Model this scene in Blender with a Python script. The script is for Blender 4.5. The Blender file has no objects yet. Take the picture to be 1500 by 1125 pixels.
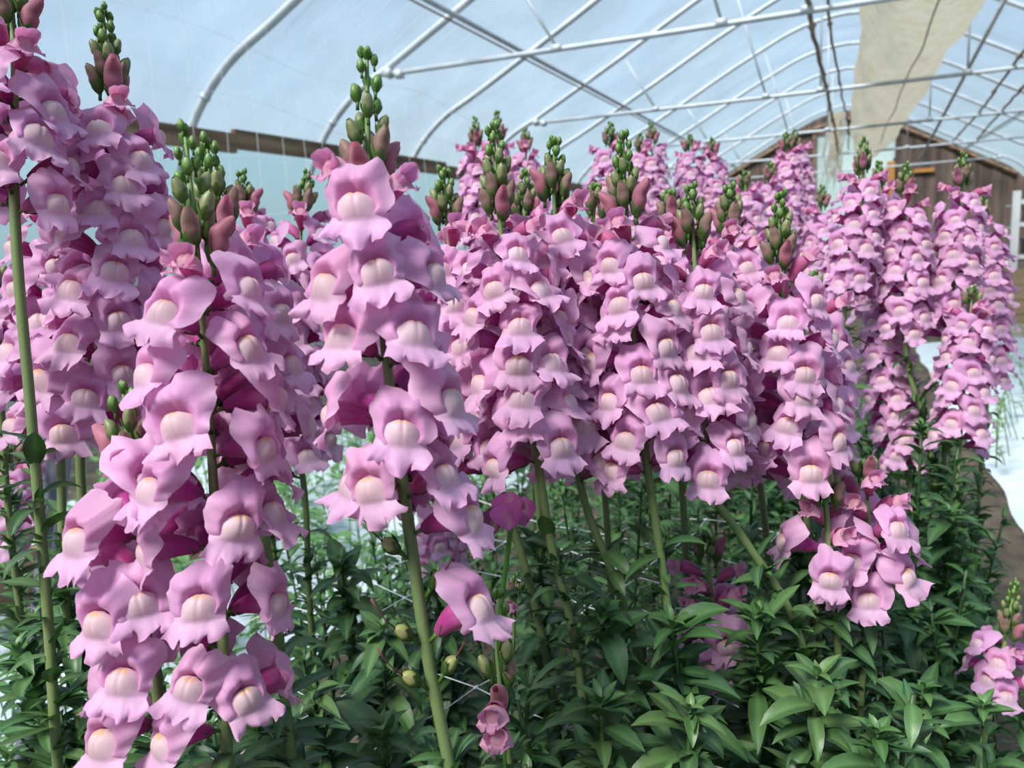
import bpy, math, random
import numpy as np
from mathutils import Vector, Matrix

sc = bpy.context.scene
COL = sc.collection
PI = math.pi

# ------------------------------------------------------------------ camera, sky, sun, exposure
F, CX, CY, EYE = 1150.0, 750.0, 562.5, 1.05


def _n(v):
    return v / np.linalg.norm(v)


_a = _n(np.array([1236 - CX, 330 - CY, F]))                 # the tunnel axis in the camera's frame
_r = np.array([2993.0, 39.0, -F])
_r = _n(_r - np.dot(_r, _a) * _a)
R = np.stack([_r, _a, -np.cross(_a, _r)])                   # camera (x right, y down, z forward) -> world
cam_d = bpy.data.cameras.new('camera')
cam = bpy.data.objects.new('camera', cam_d)
COL.objects.link(cam)
cam_d.sensor_width = 36.0
cam_d.lens = 36.0 * F / 1500.0
cam_d.clip_start = 0.02
cam_d.clip_end = 200
cam_d.dof.use_dof = True
cam_d.dof.focus_distance = 0.6
cam_d.dof.aperture_fstop = 10.0
M4 = Matrix.Identity(4)
for i in range(3):
    M4[i][0], M4[i][1], M4[i][2] = R[i, 0], -R[i, 1], -R[i, 2]
M4[2][3] = EYE
cam.matrix_world = M4
sc.camera = cam

world = bpy.data.worlds.new('sky')
sc.world = world
world.use_nodes = True
wt = world.node_tree
wt.nodes.clear()
_o = wt.nodes.new('ShaderNodeOutputWorld')
_b = wt.nodes.new('ShaderNodeBackground')
_tc = wt.nodes.new('ShaderNodeTexCoord')
_sx = wt.nodes.new('ShaderNodeSeparateXYZ')
_cr = wt.nodes.new('ShaderNodeValToRGB')
_ns = wt.nodes.new('ShaderNodeTexNoise')
_mx = wt.nodes.new('ShaderNodeMix')
_mx.data_type = 'RGBA'
_ns.inputs['Scale'].default_value = 2.2
_ns.inputs['Detail'].default_value = 4
wt.links.new(_tc.outputs['Generated'], _sx.inputs[0])
wt.links.new(_tc.outputs['Generated'], _ns.inputs['Vector'])
wt.links.new(_sx.outputs['Z'], _cr.inputs['Fac'])
e = _cr.color_ramp.elements
e[0].position, e[0].color = 0.0, (0.52, 0.68, 0.72, 1)
e[1].position, e[1].color = 1.0, (0.40, 0.60, 0.86, 1)
for p, c in ((0.06, (0.58, 0.75, 0.80, 1)), (0.16, (0.56, 0.74, 0.90, 1)), (0.45, (0.42, 0.62, 0.86, 1))):
    q = e.new(p)
    q.color = c
_cl = wt.nodes.new('ShaderNodeValToRGB')
_cl.color_ramp.elements[0].position = 0.42
_cl.color_ramp.elements[1].position = 0.72
_cl.color_ramp.elements[1].color = (0.5, 0.5, 0.5, 1)
wt.links.new(_ns.outputs['Fac'], _cl.inputs['Fac'])
wt.links.new(_cl.outputs['Color'], _mx.inputs['Factor'])
wt.links.new(_cr.outputs['Color'], _mx.inputs['A'])
_mx.inputs['B'].default_value = (0.78, 0.88, 0.96, 1)
wt.links.new(_mx.outputs['Result'], _b.inputs['Color'])
_b.inputs['Strength'].default_value = 0.61
wt.links.new(_b.outputs[0], _o.inputs[0])

sun_d = bpy.data.lights.new('sun', 'SUN')
sun = bpy.data.objects.new('sun', sun_d)
COL.objects.link(sun)
sun_d.energy = 5.2
sun_d.angle = math.radians(22)
sun_d.color = (1.0, 0.96, 0.9)
sun.rotation_euler = Vector((0.25, 0.62, -0.80)).to_track_quat('-Z', 'Y').to_euler()
sun.location = (-4, -3, 9)

vs = sc.view_settings
vs.view_transform = 'Standard'
vs.look = 'None'
vs.gamma = 1.0
vs.use_curve_mapping = False
vs.exposure = 0.44
sc.cycles.use_denoising = True
sc.cycles.max_bounces = 8
sc.cycles.transparent_max_bounces = 16
sc.cycles.caustics_reflective = False
sc.cycles.caustics_refractive = False
rng = random.Random(7)


# ------------------------------------------------------------------ helpers
def ray(px, py):
    return R @ np.array([(px - CX) / F, (py - CY) / F, 1.0])


def at(px, py, d):
    """world point seen at a pixel of the photograph at depth d"""
    w = ray(px, py) * d
    return np.array([w[0], w[1], w[2] + EYE])


def at_y(px, py, y):
    w = ray(px, py)
    w = w * y / w[1]
    return np.array([w[0], w[1], w[2] + EYE])


def at_z(px, py, z):
    w = ray(px, py)
    w = w * (z - EYE) / w[2]
    return np.array([w[0], w[1], z])


class MB:
    def __init__(self):
        self.v, self.f, self.c, self.m = [], [], [], []

    def add(self, verts, faces, col=(1, 1, 1), mi=0):
        b = len(self.v)
        self.v.extend([tuple(map(float, p)) for p in verts])
        if isinstance(col, (list, np.ndarray)) and len(col) == len(verts) and hasattr(col[0], '__len__'):
            self.c.extend([tuple(map(float, q)) for q in col])
        else:
            self.c.extend([tuple(col)] * len(verts))
        self.f.extend([tuple(i + b for i in q) for q in faces])
        self.m.extend([mi] * len(faces))

    def grid(self, P, C=(1, 1, 1), close=False, mi=0):
        """P[i][j] lattice"""
        P = np.asarray(P)
        n, k = P.shape[:2]
        V = P.reshape(-1, 3)
        Fs = []
        for i in range(n - 1):
            for j in range(k if close else k - 1):
                j2 = (j + 1) % k
                Fs.append((i * k + j, i * k + j2, (i + 1) * k + j2, (i + 1) * k + j))
        if isinstance(C, np.ndarray):
            C = list(C.reshape(-1, 3))
        self.add(V, Fs, C, mi)

    def tube(self, pts, rad, n=8, col=(1, 1, 1), mi=0, cap=True):
        pts = [np.array(p, float) for p in pts]
        if not hasattr(rad, '__len__'):
            rad = [rad] * len(pts)
        rows = []
        ref = None
        for i, p in enumerate(pts):
            t = _n(pts[min(i + 1, len(pts) - 1)] - pts[max(i - 1, 0)] + 1e-12)
            if ref is None:
                ref = np.array([1.0, 0, 0]) if abs(t[0]) < 0.8 else np.array([0, 1.0, 0])
            u = _n(ref - np.dot(ref, t) * t)
            ref = u
            w = np.cross(t, u)
            rows.append([p + rad[i] * (math.cos(a) * u + math.sin(a) * w) for a in np.arange(n) * 2 * PI / n])
        b = len(self.v)
        self.grid(rows, col, close=True, mi=mi)
        if cap:
            self.f.append(tuple(b + j for j in range(n))[::-1])
            self.f.append(tuple(b + (len(pts) - 1) * n + j for j in range(n)))
            self.m.extend([mi, mi])

    def box(self, x0, y0, z0, x1, y1, z1, col=(1, 1, 1), mi=0):
        v = [(x, y, z) for z in (z0, z1) for y in (y0, y1) for x in (x0, x1)]
        self.add(v, [(0, 2, 3, 1), (4, 5, 7, 6), (0, 1, 5, 4), (2, 6, 7, 3), (0, 4, 6, 2), (1, 3, 7, 5)], col, mi)

    def mesh(self, name, mats, smooth=True):
        me = bpy.data.meshes.new(name)
        me.from_pydata(self.v, [], self.f)
        ca = me.color_attributes.new('tint', 'FLOAT_COLOR', 'POINT')
        arr = np.ones((len(self.v), 4), np.float32)
        arr[:, :3] = np.array(self.c, np.float32).reshape(-1, 3)
        ca.data.foreach_set('color', arr.ravel())
        for m in (mats if isinstance(mats, (list, tuple)) else [mats]):
            me.materials.append(m)
        me.polygons.foreach_set('material_index', self.m)
        me.polygons.foreach_set('use_smooth', [smooth] * len(self.f))
        me.update()
        return me

    def build(self, name, mats, parent=None, smooth=True):
        return link(name, self.mesh(name, mats, smooth), parent)


def link(name, me, parent=None, mat=None):
    o = bpy.data.objects.new(name, me)
    COL.objects.link(o)
    if parent is not None:
        o.parent = parent
    if mat is not None:
        o.matrix_basis = mat
    return o


def tag(o, label=None, cat=None, group=None, kind=None):
    if label:
        o['label'] = label
    if cat:
        o['category'] = cat
    if group:
        o['group'] = group
    if kind:
        o['kind'] = kind
    return o


def empty(name, loc=(0, 0, 0)):
    o = bpy.data.objects.new(name, None)
    o.empty_display_size = 0.05
    COL.objects.link(o)
    o.location = [float(q) for q in loc]
    return o


def smooth_path(pts, per=6):
    """smooth curve through points (finite-difference tangents, so unequal spacing does not overshoot)"""
    P = [np.array(p, float) for p in pts]
    n = len(P)
    d = [max(1e-6, np.linalg.norm(P[i + 1] - P[i])) for i in range(n - 1)]
    T = []
    for i in range(n):
        if i == 0:
            T.append((P[1] - P[0]) / d[0])
        elif i == n - 1:
            T.append((P[-1] - P[-2]) / d[-1])
        else:
            T.append(((P[i + 1] - P[i]) / d[i] * d[i - 1] + (P[i] - P[i - 1]) / d[i - 1] * d[i]) / (d[i] + d[i - 1]))
    out = []
    for i in range(n - 1):
        for k in range(per):
            t = k / per
            h = d[i]
            out.append((2 * t ** 3 - 3 * t * t + 1) * P[i] + (t ** 3 - 2 * t * t + t) * h * T[i] + (3 * t * t - 2 * t ** 3) * P[i + 1] + (t ** 3 - t * t) * h * T[i + 1])
    out.append(P[-1])
    return out


# ------------------------------------------------------------------ materials
def mat(name):
    m = bpy.data.materials.new(name)
    m.use_nodes = True
    t = m.node_tree
    return m, t, t.nodes['Principled BSDF'], t.nodes['Material Output']


def tinted(name, rough, trans, hue=0.02, val=0.2, tr_sat=1.2, sheen=0.0, noise=0.0, nscale=400, spec=0.4):
    m, t, p, out = mat(name)
    at_ = t.nodes.new('ShaderNodeAttribute')
    at_.attribute_name = 'tint'
    oi = t.nodes.new('ShaderNodeObjectInfo')
    hs = t.nodes.new('ShaderNodeHueSaturation')
    mr = t.nodes.new('ShaderNodeMapRange')
    mr.inputs['To Min'].default_value = 0.5 - hue
    mr.inputs['To Max'].default_value = 0.5 + hue
    t.links.new(oi.outputs['Random'], mr.inputs['Value'])
    mv = t.nodes.new('ShaderNodeMath')
    mv.operation = 'MULTIPLY_ADD'
    mv.inputs[1].default_value = val
    mv.inputs[2].default_value = 1 - val / 2
    fr = t.nodes.new('ShaderNodeMath')
    fr.operation = 'MULTIPLY'
    fr.inputs[1].default_value = 7.31
    f2 = t.nodes.new('ShaderNodeMath')
    f2.operation = 'FRACT'
    t.links.new(oi.outputs['Random'], fr.inputs[0])
    t.links.new(fr.outputs[0], f2.inputs[0])
    t.links.new(f2.outputs[0], mv.inputs[0])
    t.links.new(mr.outputs[0], hs.inputs['Hue'])
    t.links.new(mv.outputs[0], hs.inputs['Value'])
    t.links.new(at_.outputs['Color'], hs.inputs['Color'])
    col = hs.outputs['Color']
    if noise:
        tc = t.nodes.new('ShaderNodeTexCoord')
        nz = t.nodes.new('ShaderNodeTexNoise')
        nz.inputs['Scale'].default_value = nscale
        nz.inputs['Detail'].default_value = 3
        t.links.new(tc.outputs['Object'], nz.inputs['Vector'])
        bp = t.nodes.new('ShaderNodeBump')
        bp.inputs['Strength'].default_value = noise
        bp.inputs['Distance'].default_value = 0.0008
        t.links.new(nz.outputs['Fac'], bp.inputs['Height'])
        t.links.new(bp.outputs[0], p.inputs['Normal'])
    t.links.new(col, p.inputs['Base Color'])
    p.inputs['Roughness'].default_value = rough
    p.inputs['Specular IOR Level'].default_value = spec
    if sheen:
        p.inputs['Sheen Weight'].default_value = sheen
    tr = t.nodes.new('ShaderNodeBsdfTranslucent')
    h2 = t.nodes.new('ShaderNodeHueSaturation')
    h2.inputs['Saturation'].default_value = tr_sat
    t.links.new(col, h2.inputs['Color'])
    t.links.new(h2.outputs[0], tr.inputs['Color'])
    mx = t.nodes.new('ShaderNodeMixShader')
    mx.inputs[0].default_value = trans
    t.links.new(p.outputs[0], mx.inputs[1])
    t.links.new(tr.outputs[0], mx.inputs[2])
    t.links.new(mx.outputs[0], out.inputs['Surface'])
    return m


def simple(name, col, rough=0.6, metal=0.0, noise=None, bump=0.0, spec=0.4):
    """noise = (scale xyz, second colour, detail)"""
    m, t, p, out = mat(name)
    p.inputs['Base Color'].default_value = (*col, 1)
    p.inputs['Roughness'].default_value = rough
    p.inputs['Metallic'].default_value = metal
    p.inputs['Specular IOR Level'].default_value = spec
    if noise:
        tc = t.nodes.new('ShaderNodeTexCoord')
        mp = t.nodes.new('ShaderNodeMapping')
        mp.inputs['Scale'].default_value = noise[0]
        nz = t.nodes.new('ShaderNodeTexNoise')
        nz.inputs['Scale'].default_value = 1.0
        nz.inputs['Detail'].default_value = noise[2]
        cr = t.nodes.new('ShaderNodeValToRGB')
        cr.color_ramp.elements[0].position = 0.35
        cr.color_ramp.elements[1].position = 0.65
        cr.color_ramp.elements[0].color = (*col, 1)
        cr.color_ramp.elements[1].color = (*noise[1], 1)
        t.links.new(tc.outputs['Object'], mp.inputs['Vector'])
        t.links.new(mp.outputs[0], nz.inputs['Vector'])
        t.links.new(nz.outputs['Fac'], cr.inputs['Fac'])
        t.links.new(cr.outputs[0], p.inputs['Base Color'])
        if bump:
            bp = t.nodes.new('ShaderNodeBump')
            bp.inputs['Strength'].default_value = bump
            bp.inputs['Distance'].default_value = 0.02
            t.links.new(nz.outputs['Fac'], bp.inputs['Height'])
            t.links.new(bp.outputs[0], p.inputs['Normal'])
    return m


PETAL = tinted('petal', 0.5, 0.42, hue=0.012, val=0.16, tr_sat=1.12, sheen=0.25, noise=0.15, nscale=500, spec=0.3)
LEAF = tinted('leaf', 0.42, 0.22, hue=0.012, val=0.25, tr_sat=1.25, noise=0.25, nscale=350, spec=0.45)
STEM = tinted('stem', 0.5, 0.0, hue=0.01, val=0.15, noise=0.3, nscale=900)
PIPE = simple('galvanized_pipe', (0.44, 0.49, 0.53), 0.55, 0.3, ((6, 6, 6), (0.56, 0.61, 0.65), 4))
RUST = simple('weathered_cable', (0.22, 0.17, 0.12), 0.8, 0.0, ((20, 3, 20), (0.38, 0.33, 0.28), 4))
WOOD = simple('hip_board_wood', (0.10, 0.06, 0.035), 0.8, 0.0, ((8, 0.9, 14), (0.27, 0.18, 0.11), 5), 0.3)
PLANK = simple('gable_planks', (0.062, 0.045, 0.038), 0.85, 0.0, ((7, 2, 0.5), (0.17, 0.12, 0.095), 4), 0.3)
ORANGE = simple('orange_wood', (0.38, 0.17, 0.03), 0.7, 0, ((3, 3, 1), (0.46, 0.24, 0.07), 3))
WHITEP = simple('white_paint', (0.78, 0.80, 0.80), 0.5, 0, ((4, 4, 4), (0.70, 0.72, 0.72), 3))
SOIL = simple('soil', (0.035, 0.027, 0.02), 0.95, 0, ((9, 9, 9), (0.11, 0.085, 0.06), 8), 0.8)
MULCH = simple('white_plastic_mulch', (0.62, 0.69, 0.73), 0.4, 0, ((2.5, 9, 5), (0.50, 0.57, 0.62), 5), 0.5)
TAN = simple('tan_board', (0.36, 0.25, 0.14), 0.85, 0, ((2, 2, 9), (0.44, 0.32, 0.20), 4))
DARK = simple('black_plastic', (0.018, 0.02, 0.024), 0.5)
STAKE = simple('grey_stake_pipe', (0.12, 0.135, 0.16), 0.45, 0.3, ((30, 30, 8), (0.18, 0.195, 0.22), 4))
STRING = simple('white_string', (0.80, 0.84, 0.86), 0.6)
PALEDOOR = simple('pale_green_panel', (0.42, 0.55, 0.52), 0.5, 0, ((1, 1, 2), (0.52, 0.63, 0.6), 3))
CREAM = None


def film_material(name, tint, frac, rough_col):
    m, t, p, out = mat(name)
    t.nodes.remove(p)
    tr = t.nodes.new('ShaderNodeBsdfTransparent')
    tr.inputs[0].default_value = (*tint, 1)
    tl = t.nodes.new('ShaderNodeBsdfTranslucent')
    tl.inputs[0].default_value = (*rough_col, 1)
    gl = t.nodes.new('ShaderNodeBsdfGlossy')
    gl.inputs['Roughness'].default_value = 0.25
    gl.inputs[0].default_value = (0.8, 0.85, 0.9, 1)
    tc = t.nodes.new('ShaderNodeTexCoord')
    mp = t.nodes.new('ShaderNodeMapping')
    mp.inputs['Scale'].default_value = (0.35, 0.7, 1.2)
    nz = t.nodes.new('ShaderNodeTexNoise')
    nz.inputs['Scale'].default_value = 1.6
    nz.inputs['Detail'].default_value = 7
    nz.inputs['Roughness'].default_value = 0.65
    mr = t.nodes.new('ShaderNodeMapRange')
    mr.inputs['From Min'].default_value = 0.3
    mr.inputs['From Max'].default_value = 0.7
    mr.inputs['To Min'].default_value = frac - 0.09
    mr.inputs['To Max'].default_value = frac + 0.10
    t.links.new(tc.outputs['Object'], mp.inputs[0])
    t.links.new(mp.outputs[0], nz.inputs[0])
    t.links.new(nz.outputs['Fac'], mr.inputs['Value'])
    m1 = t.nodes.new('ShaderNodeMixShader')
    t.links.new(mr.outputs[0], m1.inputs[0])
    t.links.new(tr.outputs[0], m1.inputs[1])
    t.links.new(tl.outputs[0], m1.inputs[2])
    m2 = t.nodes.new('ShaderNodeMixShader')
    m2.inputs[0].default_value = 0.05
    t.links.new(m1.outputs[0], m2.inputs[1])
    t.links.new(gl.outputs[0], m2.inputs[2])
    t.links.new(m2.outputs[0], out.inputs['Surface'])
    return m


FILM = film_material('poly_film', (0.93, 0.96, 0.98), 0.14, (0.55, 0.70, 0.84))
SIDEFILM = film_material('roll_up_side_film', (0.66, 0.82, 0.86), 0.26, (0.34, 0.50, 0.54))


def cream_material():
    m, t, p, out = mat('cream_fabric')
    tc = t.nodes.new('ShaderNodeTexCoord')
    nz = t.nodes.new('ShaderNodeTexNoise')
    nz.inputs['Scale'].default_value = 9
    nz.inputs['Detail'].default_value = 8
    nz.inputs['Roughness'].default_value = 0.7
    cr = t.nodes.new('ShaderNodeValToRGB')
    cr.color_ramp.elements[0].position = 0.34
    cr.color_ramp.elements[0].color = (0.80, 0.73, 0.59, 1)
    cr.color_ramp.elements[1].position = 0.62
    cr.color_ramp.elements[1].color = (0.93, 0.90, 0.82, 1)
    t.links.new(tc.outputs['Object'], nz.inputs[0])
    t.links.new(nz.outputs['Fac'], cr.inputs[0])
    t.links.new(cr.outputs[0], p.inputs['Base Color'])
    p.inputs['Roughness'].default_value = 0.8
    bp = t.nodes.new('ShaderNodeBump')
    bp.inputs['Distance'].default_value = 0.05
    bp.inputs['Strength'].default_value = 0.7
    t.links.new(nz.outputs['Fac'], bp.inputs['Height'])
    t.links.new(bp.outputs[0], p.inputs['Normal'])
    tr = t.nodes.new('ShaderNodeBsdfTranslucent')
    t.links.new(cr.outputs[0], tr.inputs[0])
    mx = t.nodes.new('ShaderNodeMixShader')
    mx.inputs[0].default_value = 0.80
    t.links.new(p.outputs[0], mx.inputs[1])
    t.links.new(tr.outputs[0], mx.inputs[2])
    t.links.new(mx.outputs[0], out.inputs['Surface'])
    return m


CREAM = cream_material()

# ------------------------------------------------------------------ the tunnel
HALF = [(-4.55, 0.0), (-4.56, 0.8), (-4.48, 1.4), (-4.32, 1.77), (-4.12, 2.07), (-3.83, 2.33), (-3.42, 2.54), (-2.5, 3.02),
        (-1.3, 3.66), (-0.62, 3.96), (0.0, 4.06)]
PROFILE = [np.array((x, 0, z)) for x, z in HALF] + [np.array((-x, 0, z)) for x, z in HALF[-2::-1]]
PROFILE = smooth_path(PROFILE, 4)
Y0, Y1 = -2.0, 23.6


def skin(name, keep, m):
    mb = MB()
    P = []
    for i, p in enumerate(PROFILE):
        if not keep(p):
            continue
        t = _n(PROFILE[min(i + 1, len(PROFILE) - 1)] - PROFILE[max(i - 1, 0)])
        nrm = np.array((-t[2], 0, t[0]))
        P.append(p + nrm * 0.035)
    rows = [[q + np.array((0, y, 0)) for q in P] for y in np.linspace(Y0, Y1, 18)]
    mb.grid(rows)
    return tag(mb.build(name, m), kind='structure')


skin('ceiling', lambda p: p[2] > 1.85, FILM)
skin('wall_left', lambda p: p[2] < 1.99 and p[0] < 0, SIDEFILM)
skin('wall_right', lambda p: p[2] < 1.99 and p[0] > 0, SIDEFILM)

mb = MB()
mb.grid([[(x, y, 0) for x in np.linspace(-60, 60, 13)] for y in np.linspace(-40, 120, 17)])
tag(mb.build('floor', SOIL), kind='structure')

# gable wall of the shed at the far end, with its opening
mb = MB()
prof = [p for p in PROFILE]
top = [np.array((p[0] * 0.985, Y1 - 0.25, max(0.0, p[2] - 0.05))) for p in prof]
bx0, bx1 = at_y(1193, 290, Y1)[0], at_y(1306, 290, Y1)[0]
bz1 = at_y(1193, 196, Y1)[2]
n_pl = 44
xs = np.linspace(-4.4, 4.4, n_pl + 1)
tx = np.array([q[0] for q in top])
tz = np.array([q[2] for q in top])
for i in range(n_pl):
    x0, x1 = xs[i] - 0.002, xs[i + 1] + 0.002
    xm = (x0 + x1) / 2
    h0, h1 = np.interp(x0, tx, tz), np.interp(x1, tx, tz)
    zb = bz1 if bx0 < xm < bx1 else 0.0
    yo = Y1 - 0.25 + 0.012 * (i % 3)
    v = [(x0, yo, zb), (x1, yo, zb), (x1, yo, h1), (x0, yo, h0), (x0, yo + .04, zb), (x1, yo + .04, zb), (x1, yo + .04, h1), (x0, yo + .04, h0)]
    mb.add(v, [(0, 1, 2, 3), (5, 4, 7, 6), (3, 2, 6, 7), (0, 3, 7, 4), (1, 5, 6, 2), (0, 4, 5, 1)])
wb = tag(mb.build('wall_back', PLANK, smooth=False), kind='structure')
mb = MB()
mb.box(-4.4, Y1 - 0.18, 0, 4.4, Y1 - 0.15, 2.0)
mb.box(-3.0, Y1 - 0.18, 2.0, 3.0, Y1 - 0.15, 2.7)
mb.build('backing_board', DARK, wb, smooth=False)
# rafters along the gable slope and horizontal batten
mb = MB()
for s in (-1, 1):
    pts = [(s * x, Y1 - 0.3, z - 0.12) for x, z in ((3.9, 2.2), (2.5, 2.95), (1.2, 3.62), (0.05, 3.9))]
    mb.tube(pts, 0.06, 4)
mb.build('rafter', WOOD, wb, smooth=False)
# door opening: pale translucent panel and frame
mb = MB()
mb.box(bx0, Y1 - 0.24, 0, bx1, Y1 - 0.2, bz1)
dr = tag(mb.build('door_1', PALEDOOR, smooth=False), kind='structure')
mb = MB()
for x in (bx0, bx0 + 0.62 * (bx1 - bx0)):
    mb.box(x - 0.05, Y1 - 0.3, 0, x + 0.05, Y1 - 0.24, bz1)
mb.box(bx0, Y1 - 0.3, bz1 - 0.06, bx1, Y1 - 0.24, bz1 + 0.06)
mb.build('door_frame', WOOD, dr, smooth=False)
mb = MB()
p0 = at_y(1304, 285, Y1 - 0.4)
mb.box(p0[0] - 0.09, Y1 - 0.42, 0, p0[0] + 0.09, Y1 - 0.32, at_y(1304, 238, Y1)[2])
tag(mb.build('timber_post', ORANGE, smooth=False), 'orange timber post beside the pale doorway in the far gable wall', 'post')
mb = MB()
p0, p1 = at_y(1338, 251, Y1 - 0.3), at_y(1368, 251, Y1 - 0.3)
mb.box(p0[0], Y1 - 0.34, p0[2] - 0.04, p1[0], Y1 - 0.29, p0[2] + 0.05)
tag(mb.build('timber_batten', ORANGE, smooth=False), 'short orange batten nailed flat on the far brown gable wall', 'batten')

# hip boards
for sx, nm, lb in ((-1, 'hip_board', 'brown weathered hip board along the film wall behind the tall spikes'),
                   (1, 'hip_board', 'brown hip board along the film wall on the white-plastic path side')):
    mb = MB()
    ys = np.arange(Y0, Y1 - 0.3, 3.4)
    for i, y in enumerate(ys):
        y2 = min(y + 3.4, Y1 - 0.3)
        dz = rng.uniform(-.012, .012)
        x0 = sx * 4.19
        z0 = 1.85 + dz - (0.02 if i % 2 else 0)
        mb.box(min(x0, x0 - sx * .04), y, z0, max(x0, x0 - sx * .04), y2, z0 + 0.14)
    tag(mb.build(nm, WOOD, smooth=False), lb, 'board')

ORD = ['first', 'second', 'third', 'fourth', 'fifth', 'sixth', 'seventh', 'eighth', 'ninth', 'tenth', 'eleventh']
HOOPS = [4.42, 5.9, 7.5, 9.3, 11.1, 13.1, 15.2, 17.5, 20.0, 22.8]
for i, y in enumerate(HOOPS):
    r = empty('roof_hoop', (0, y, 0))
    tag(r, 'arched galvanized pipe hoop holding up the film, %s from the viewer' % ORD[i], 'hoop', 'galvanized hoops of the tunnel')
    mb = MB()
    mb.tube([(p[0], 0, p[2]) for p in PROFILE], 0.03, 10)
    mb.build('arch', PIPE, r)
    mb = MB()
    for sx in (-1, 1):
        k = 17 if sx < 0 else len(PROFILE) - 18
        mb.tube([PROFILE[k], PROFILE[k + 1] * 0.3 + PROFILE[k] * 0.7], 0.036, 10)
    mb.build('splice', PIPE, r)

TIES = [5.9, 9.3, 13.1, 17.5, 22.8]
for i, y in enumerate(TIES):
    r = empty('cross_tie', (0, y, EYE + 1.42))
    tag(r, 'straight galvanized cross tie spanning the tunnel, %s from the viewer' % ORD[i], 'pipe', 'horizontal cross ties')
    mb = MB()
    mb.tube([(-3.44, 0, 0), (-1.2, 0, -0.015), (1.2, 0, -0.015), (3.44, 0, 0)], 0.021, 8)
    mb.build('bar', PIPE, r)
    for sx in (-1, 1):
        mb = MB()
        mb.tube([(sx * 3.46, -.035, .01), (sx * 3.46, .035, .01)], 0.045, 8)
        mb.box(sx * 3.36 - .03, -.03, -.045, sx * 3.36 + .03, .03, .02)
        mb.build('clamp', PIPE, r)


def roof_z(x):
    xs_ = [p[0] for p in PROFILE[8:-8]]
    return float(np.interp(x, xs_, [p[2] for p in PROFILE[8:-8]]))


# web struts hanging from the hoops to the ties
w_i = 0
for y in TIES[:4]:
    for x0, x1 in ((-2.35, -2.0), (-1.15, -0.8), (-0.25, -0.25), (1.1, 1.1)):
        zt = roof_z(x0) - 0.03
        mb = MB()
        o = empty('web_strut', (x1, y, EYE + 1.42))
        mb.tube([(0, 0, 0.0), (x0 - x1, 0, zt - EYE - 1.42)], 0.011, 6)
        mb.build('rod', PIPE, o)
        mb = MB()
        mb.tube([(-.04, 0, 0), (.04, 0, 0)], 0.03, 8)
        mb.build('clamp', PIPE, o)
        where = {-2.0: 'outermost on the pink-flower side', -0.8: 'second in from the board side', -0.25: 'upright under the ridge', 1.1: 'beyond the cream fabric tube'}[x1]
        tag(o, 'thin steel strut on the %s cross tie, %s' % (ORD[TIES.index(y)], where), 'strut', 'struts between hoops and ties')

# lengthwise purlins on both slopes (a double line: pipe and cable)
for sx in (-1, 1):
    x = sx * 2.78
    z = roof_z(x) - 0.075
    o = empty('purlin', (x, 0, z))
    tag(o, 'dark lengthwise purlin pipe under the hoops %s' % ('on the slope above the tall pink spikes' if sx < 0 else 'on the far slope beyond the cream tube'), 'pipe')
    mb = MB()
    mb.tube([(0, y, 0) for y in np.linspace(2.0, Y1 - .4, 12)], 0.021, 8)
    mb.build('pipe', PIPE, o)
    mb = MB()
    mb.tube([(0.035 * sx, y, -0.035) for y in np.linspace(2.0, Y1 - .4, 12)], 0.008, 6)
    mb.build('wire', RUST, o)
# diagonal bracing pipe of the far slope
a0, a1 = at_y(1348, 233, 17.4), at_y(1476, -8, 9.3)
mb = MB()
mb.tube([a0, a1], 0.024, 8)
tag(mb.build('diagonal_brace', PIPE), 'bright slanting brace pipe just beyond the cream fabric tube', 'pipe')

# old cables lying on the ties
def cable(label, pts, r=0.012, knots=5):
    o = empty('support_cable', pts[0])
    tag(o, label, 'cable', 'old cables lying on the cross ties')
    P = smooth_path(pts, 10)
    rr = random.Random(label)
    P = [p + np.array((rr.uniform(-.01, .01), 0, rr.uniform(-.008, .008))) - pts[0] for p in P]
    m_ = MB()
    m_.tube(P, r, 6)
    m_.build('line', RUST, o)
    m_ = MB()
    for k in range(knots):
        q = P[int((k + 0.5) / knots * (len(P) - 1))]
        m_.tube([q + np.array((0, -.05, 0)), q, q + np.array((0, .05, 0))], [r, r * 1.9, r], 6)
    m_.build('tie_knot', RUST, o)


zt = EYE + 1.455
cable('brown cable on the ties under the ridge, the more frayed of that pair', [np.array(q) for q in ((-0.22, 4.2, zt), (-0.24, 5.9, zt), (-0.20, 9.3, zt), (-.16, 13.1, zt), (-.14, 17.5, zt))], 0.018)
cable('thin grey cable on the ties under the ridge, close beside the cream tube', [np.array(q) for q in ((-0.14, 4.2, zt), (-0.13, 5.9, zt), (-0.06, 9.3, zt), (0.03, 13.1, zt), (0.06, 17.5, zt))], 0.011)
cable('dark cable beyond the cream tube, inner of the two running over the ties', [np.array(q) for q in ((1.3, 5.9, zt), (1.5, 9.3, zt), (1.72, 13.1, zt), (1.87, 17.5, zt))], 0.016)
cable('dark cable beyond the cream tube, outer of the two running over the ties', [np.array(q) for q in ((1.6, 5.9, zt), (1.78, 9.3, zt), (2.0, 13.1, zt), (2.28, 17.5, zt))], 0.016)

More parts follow.
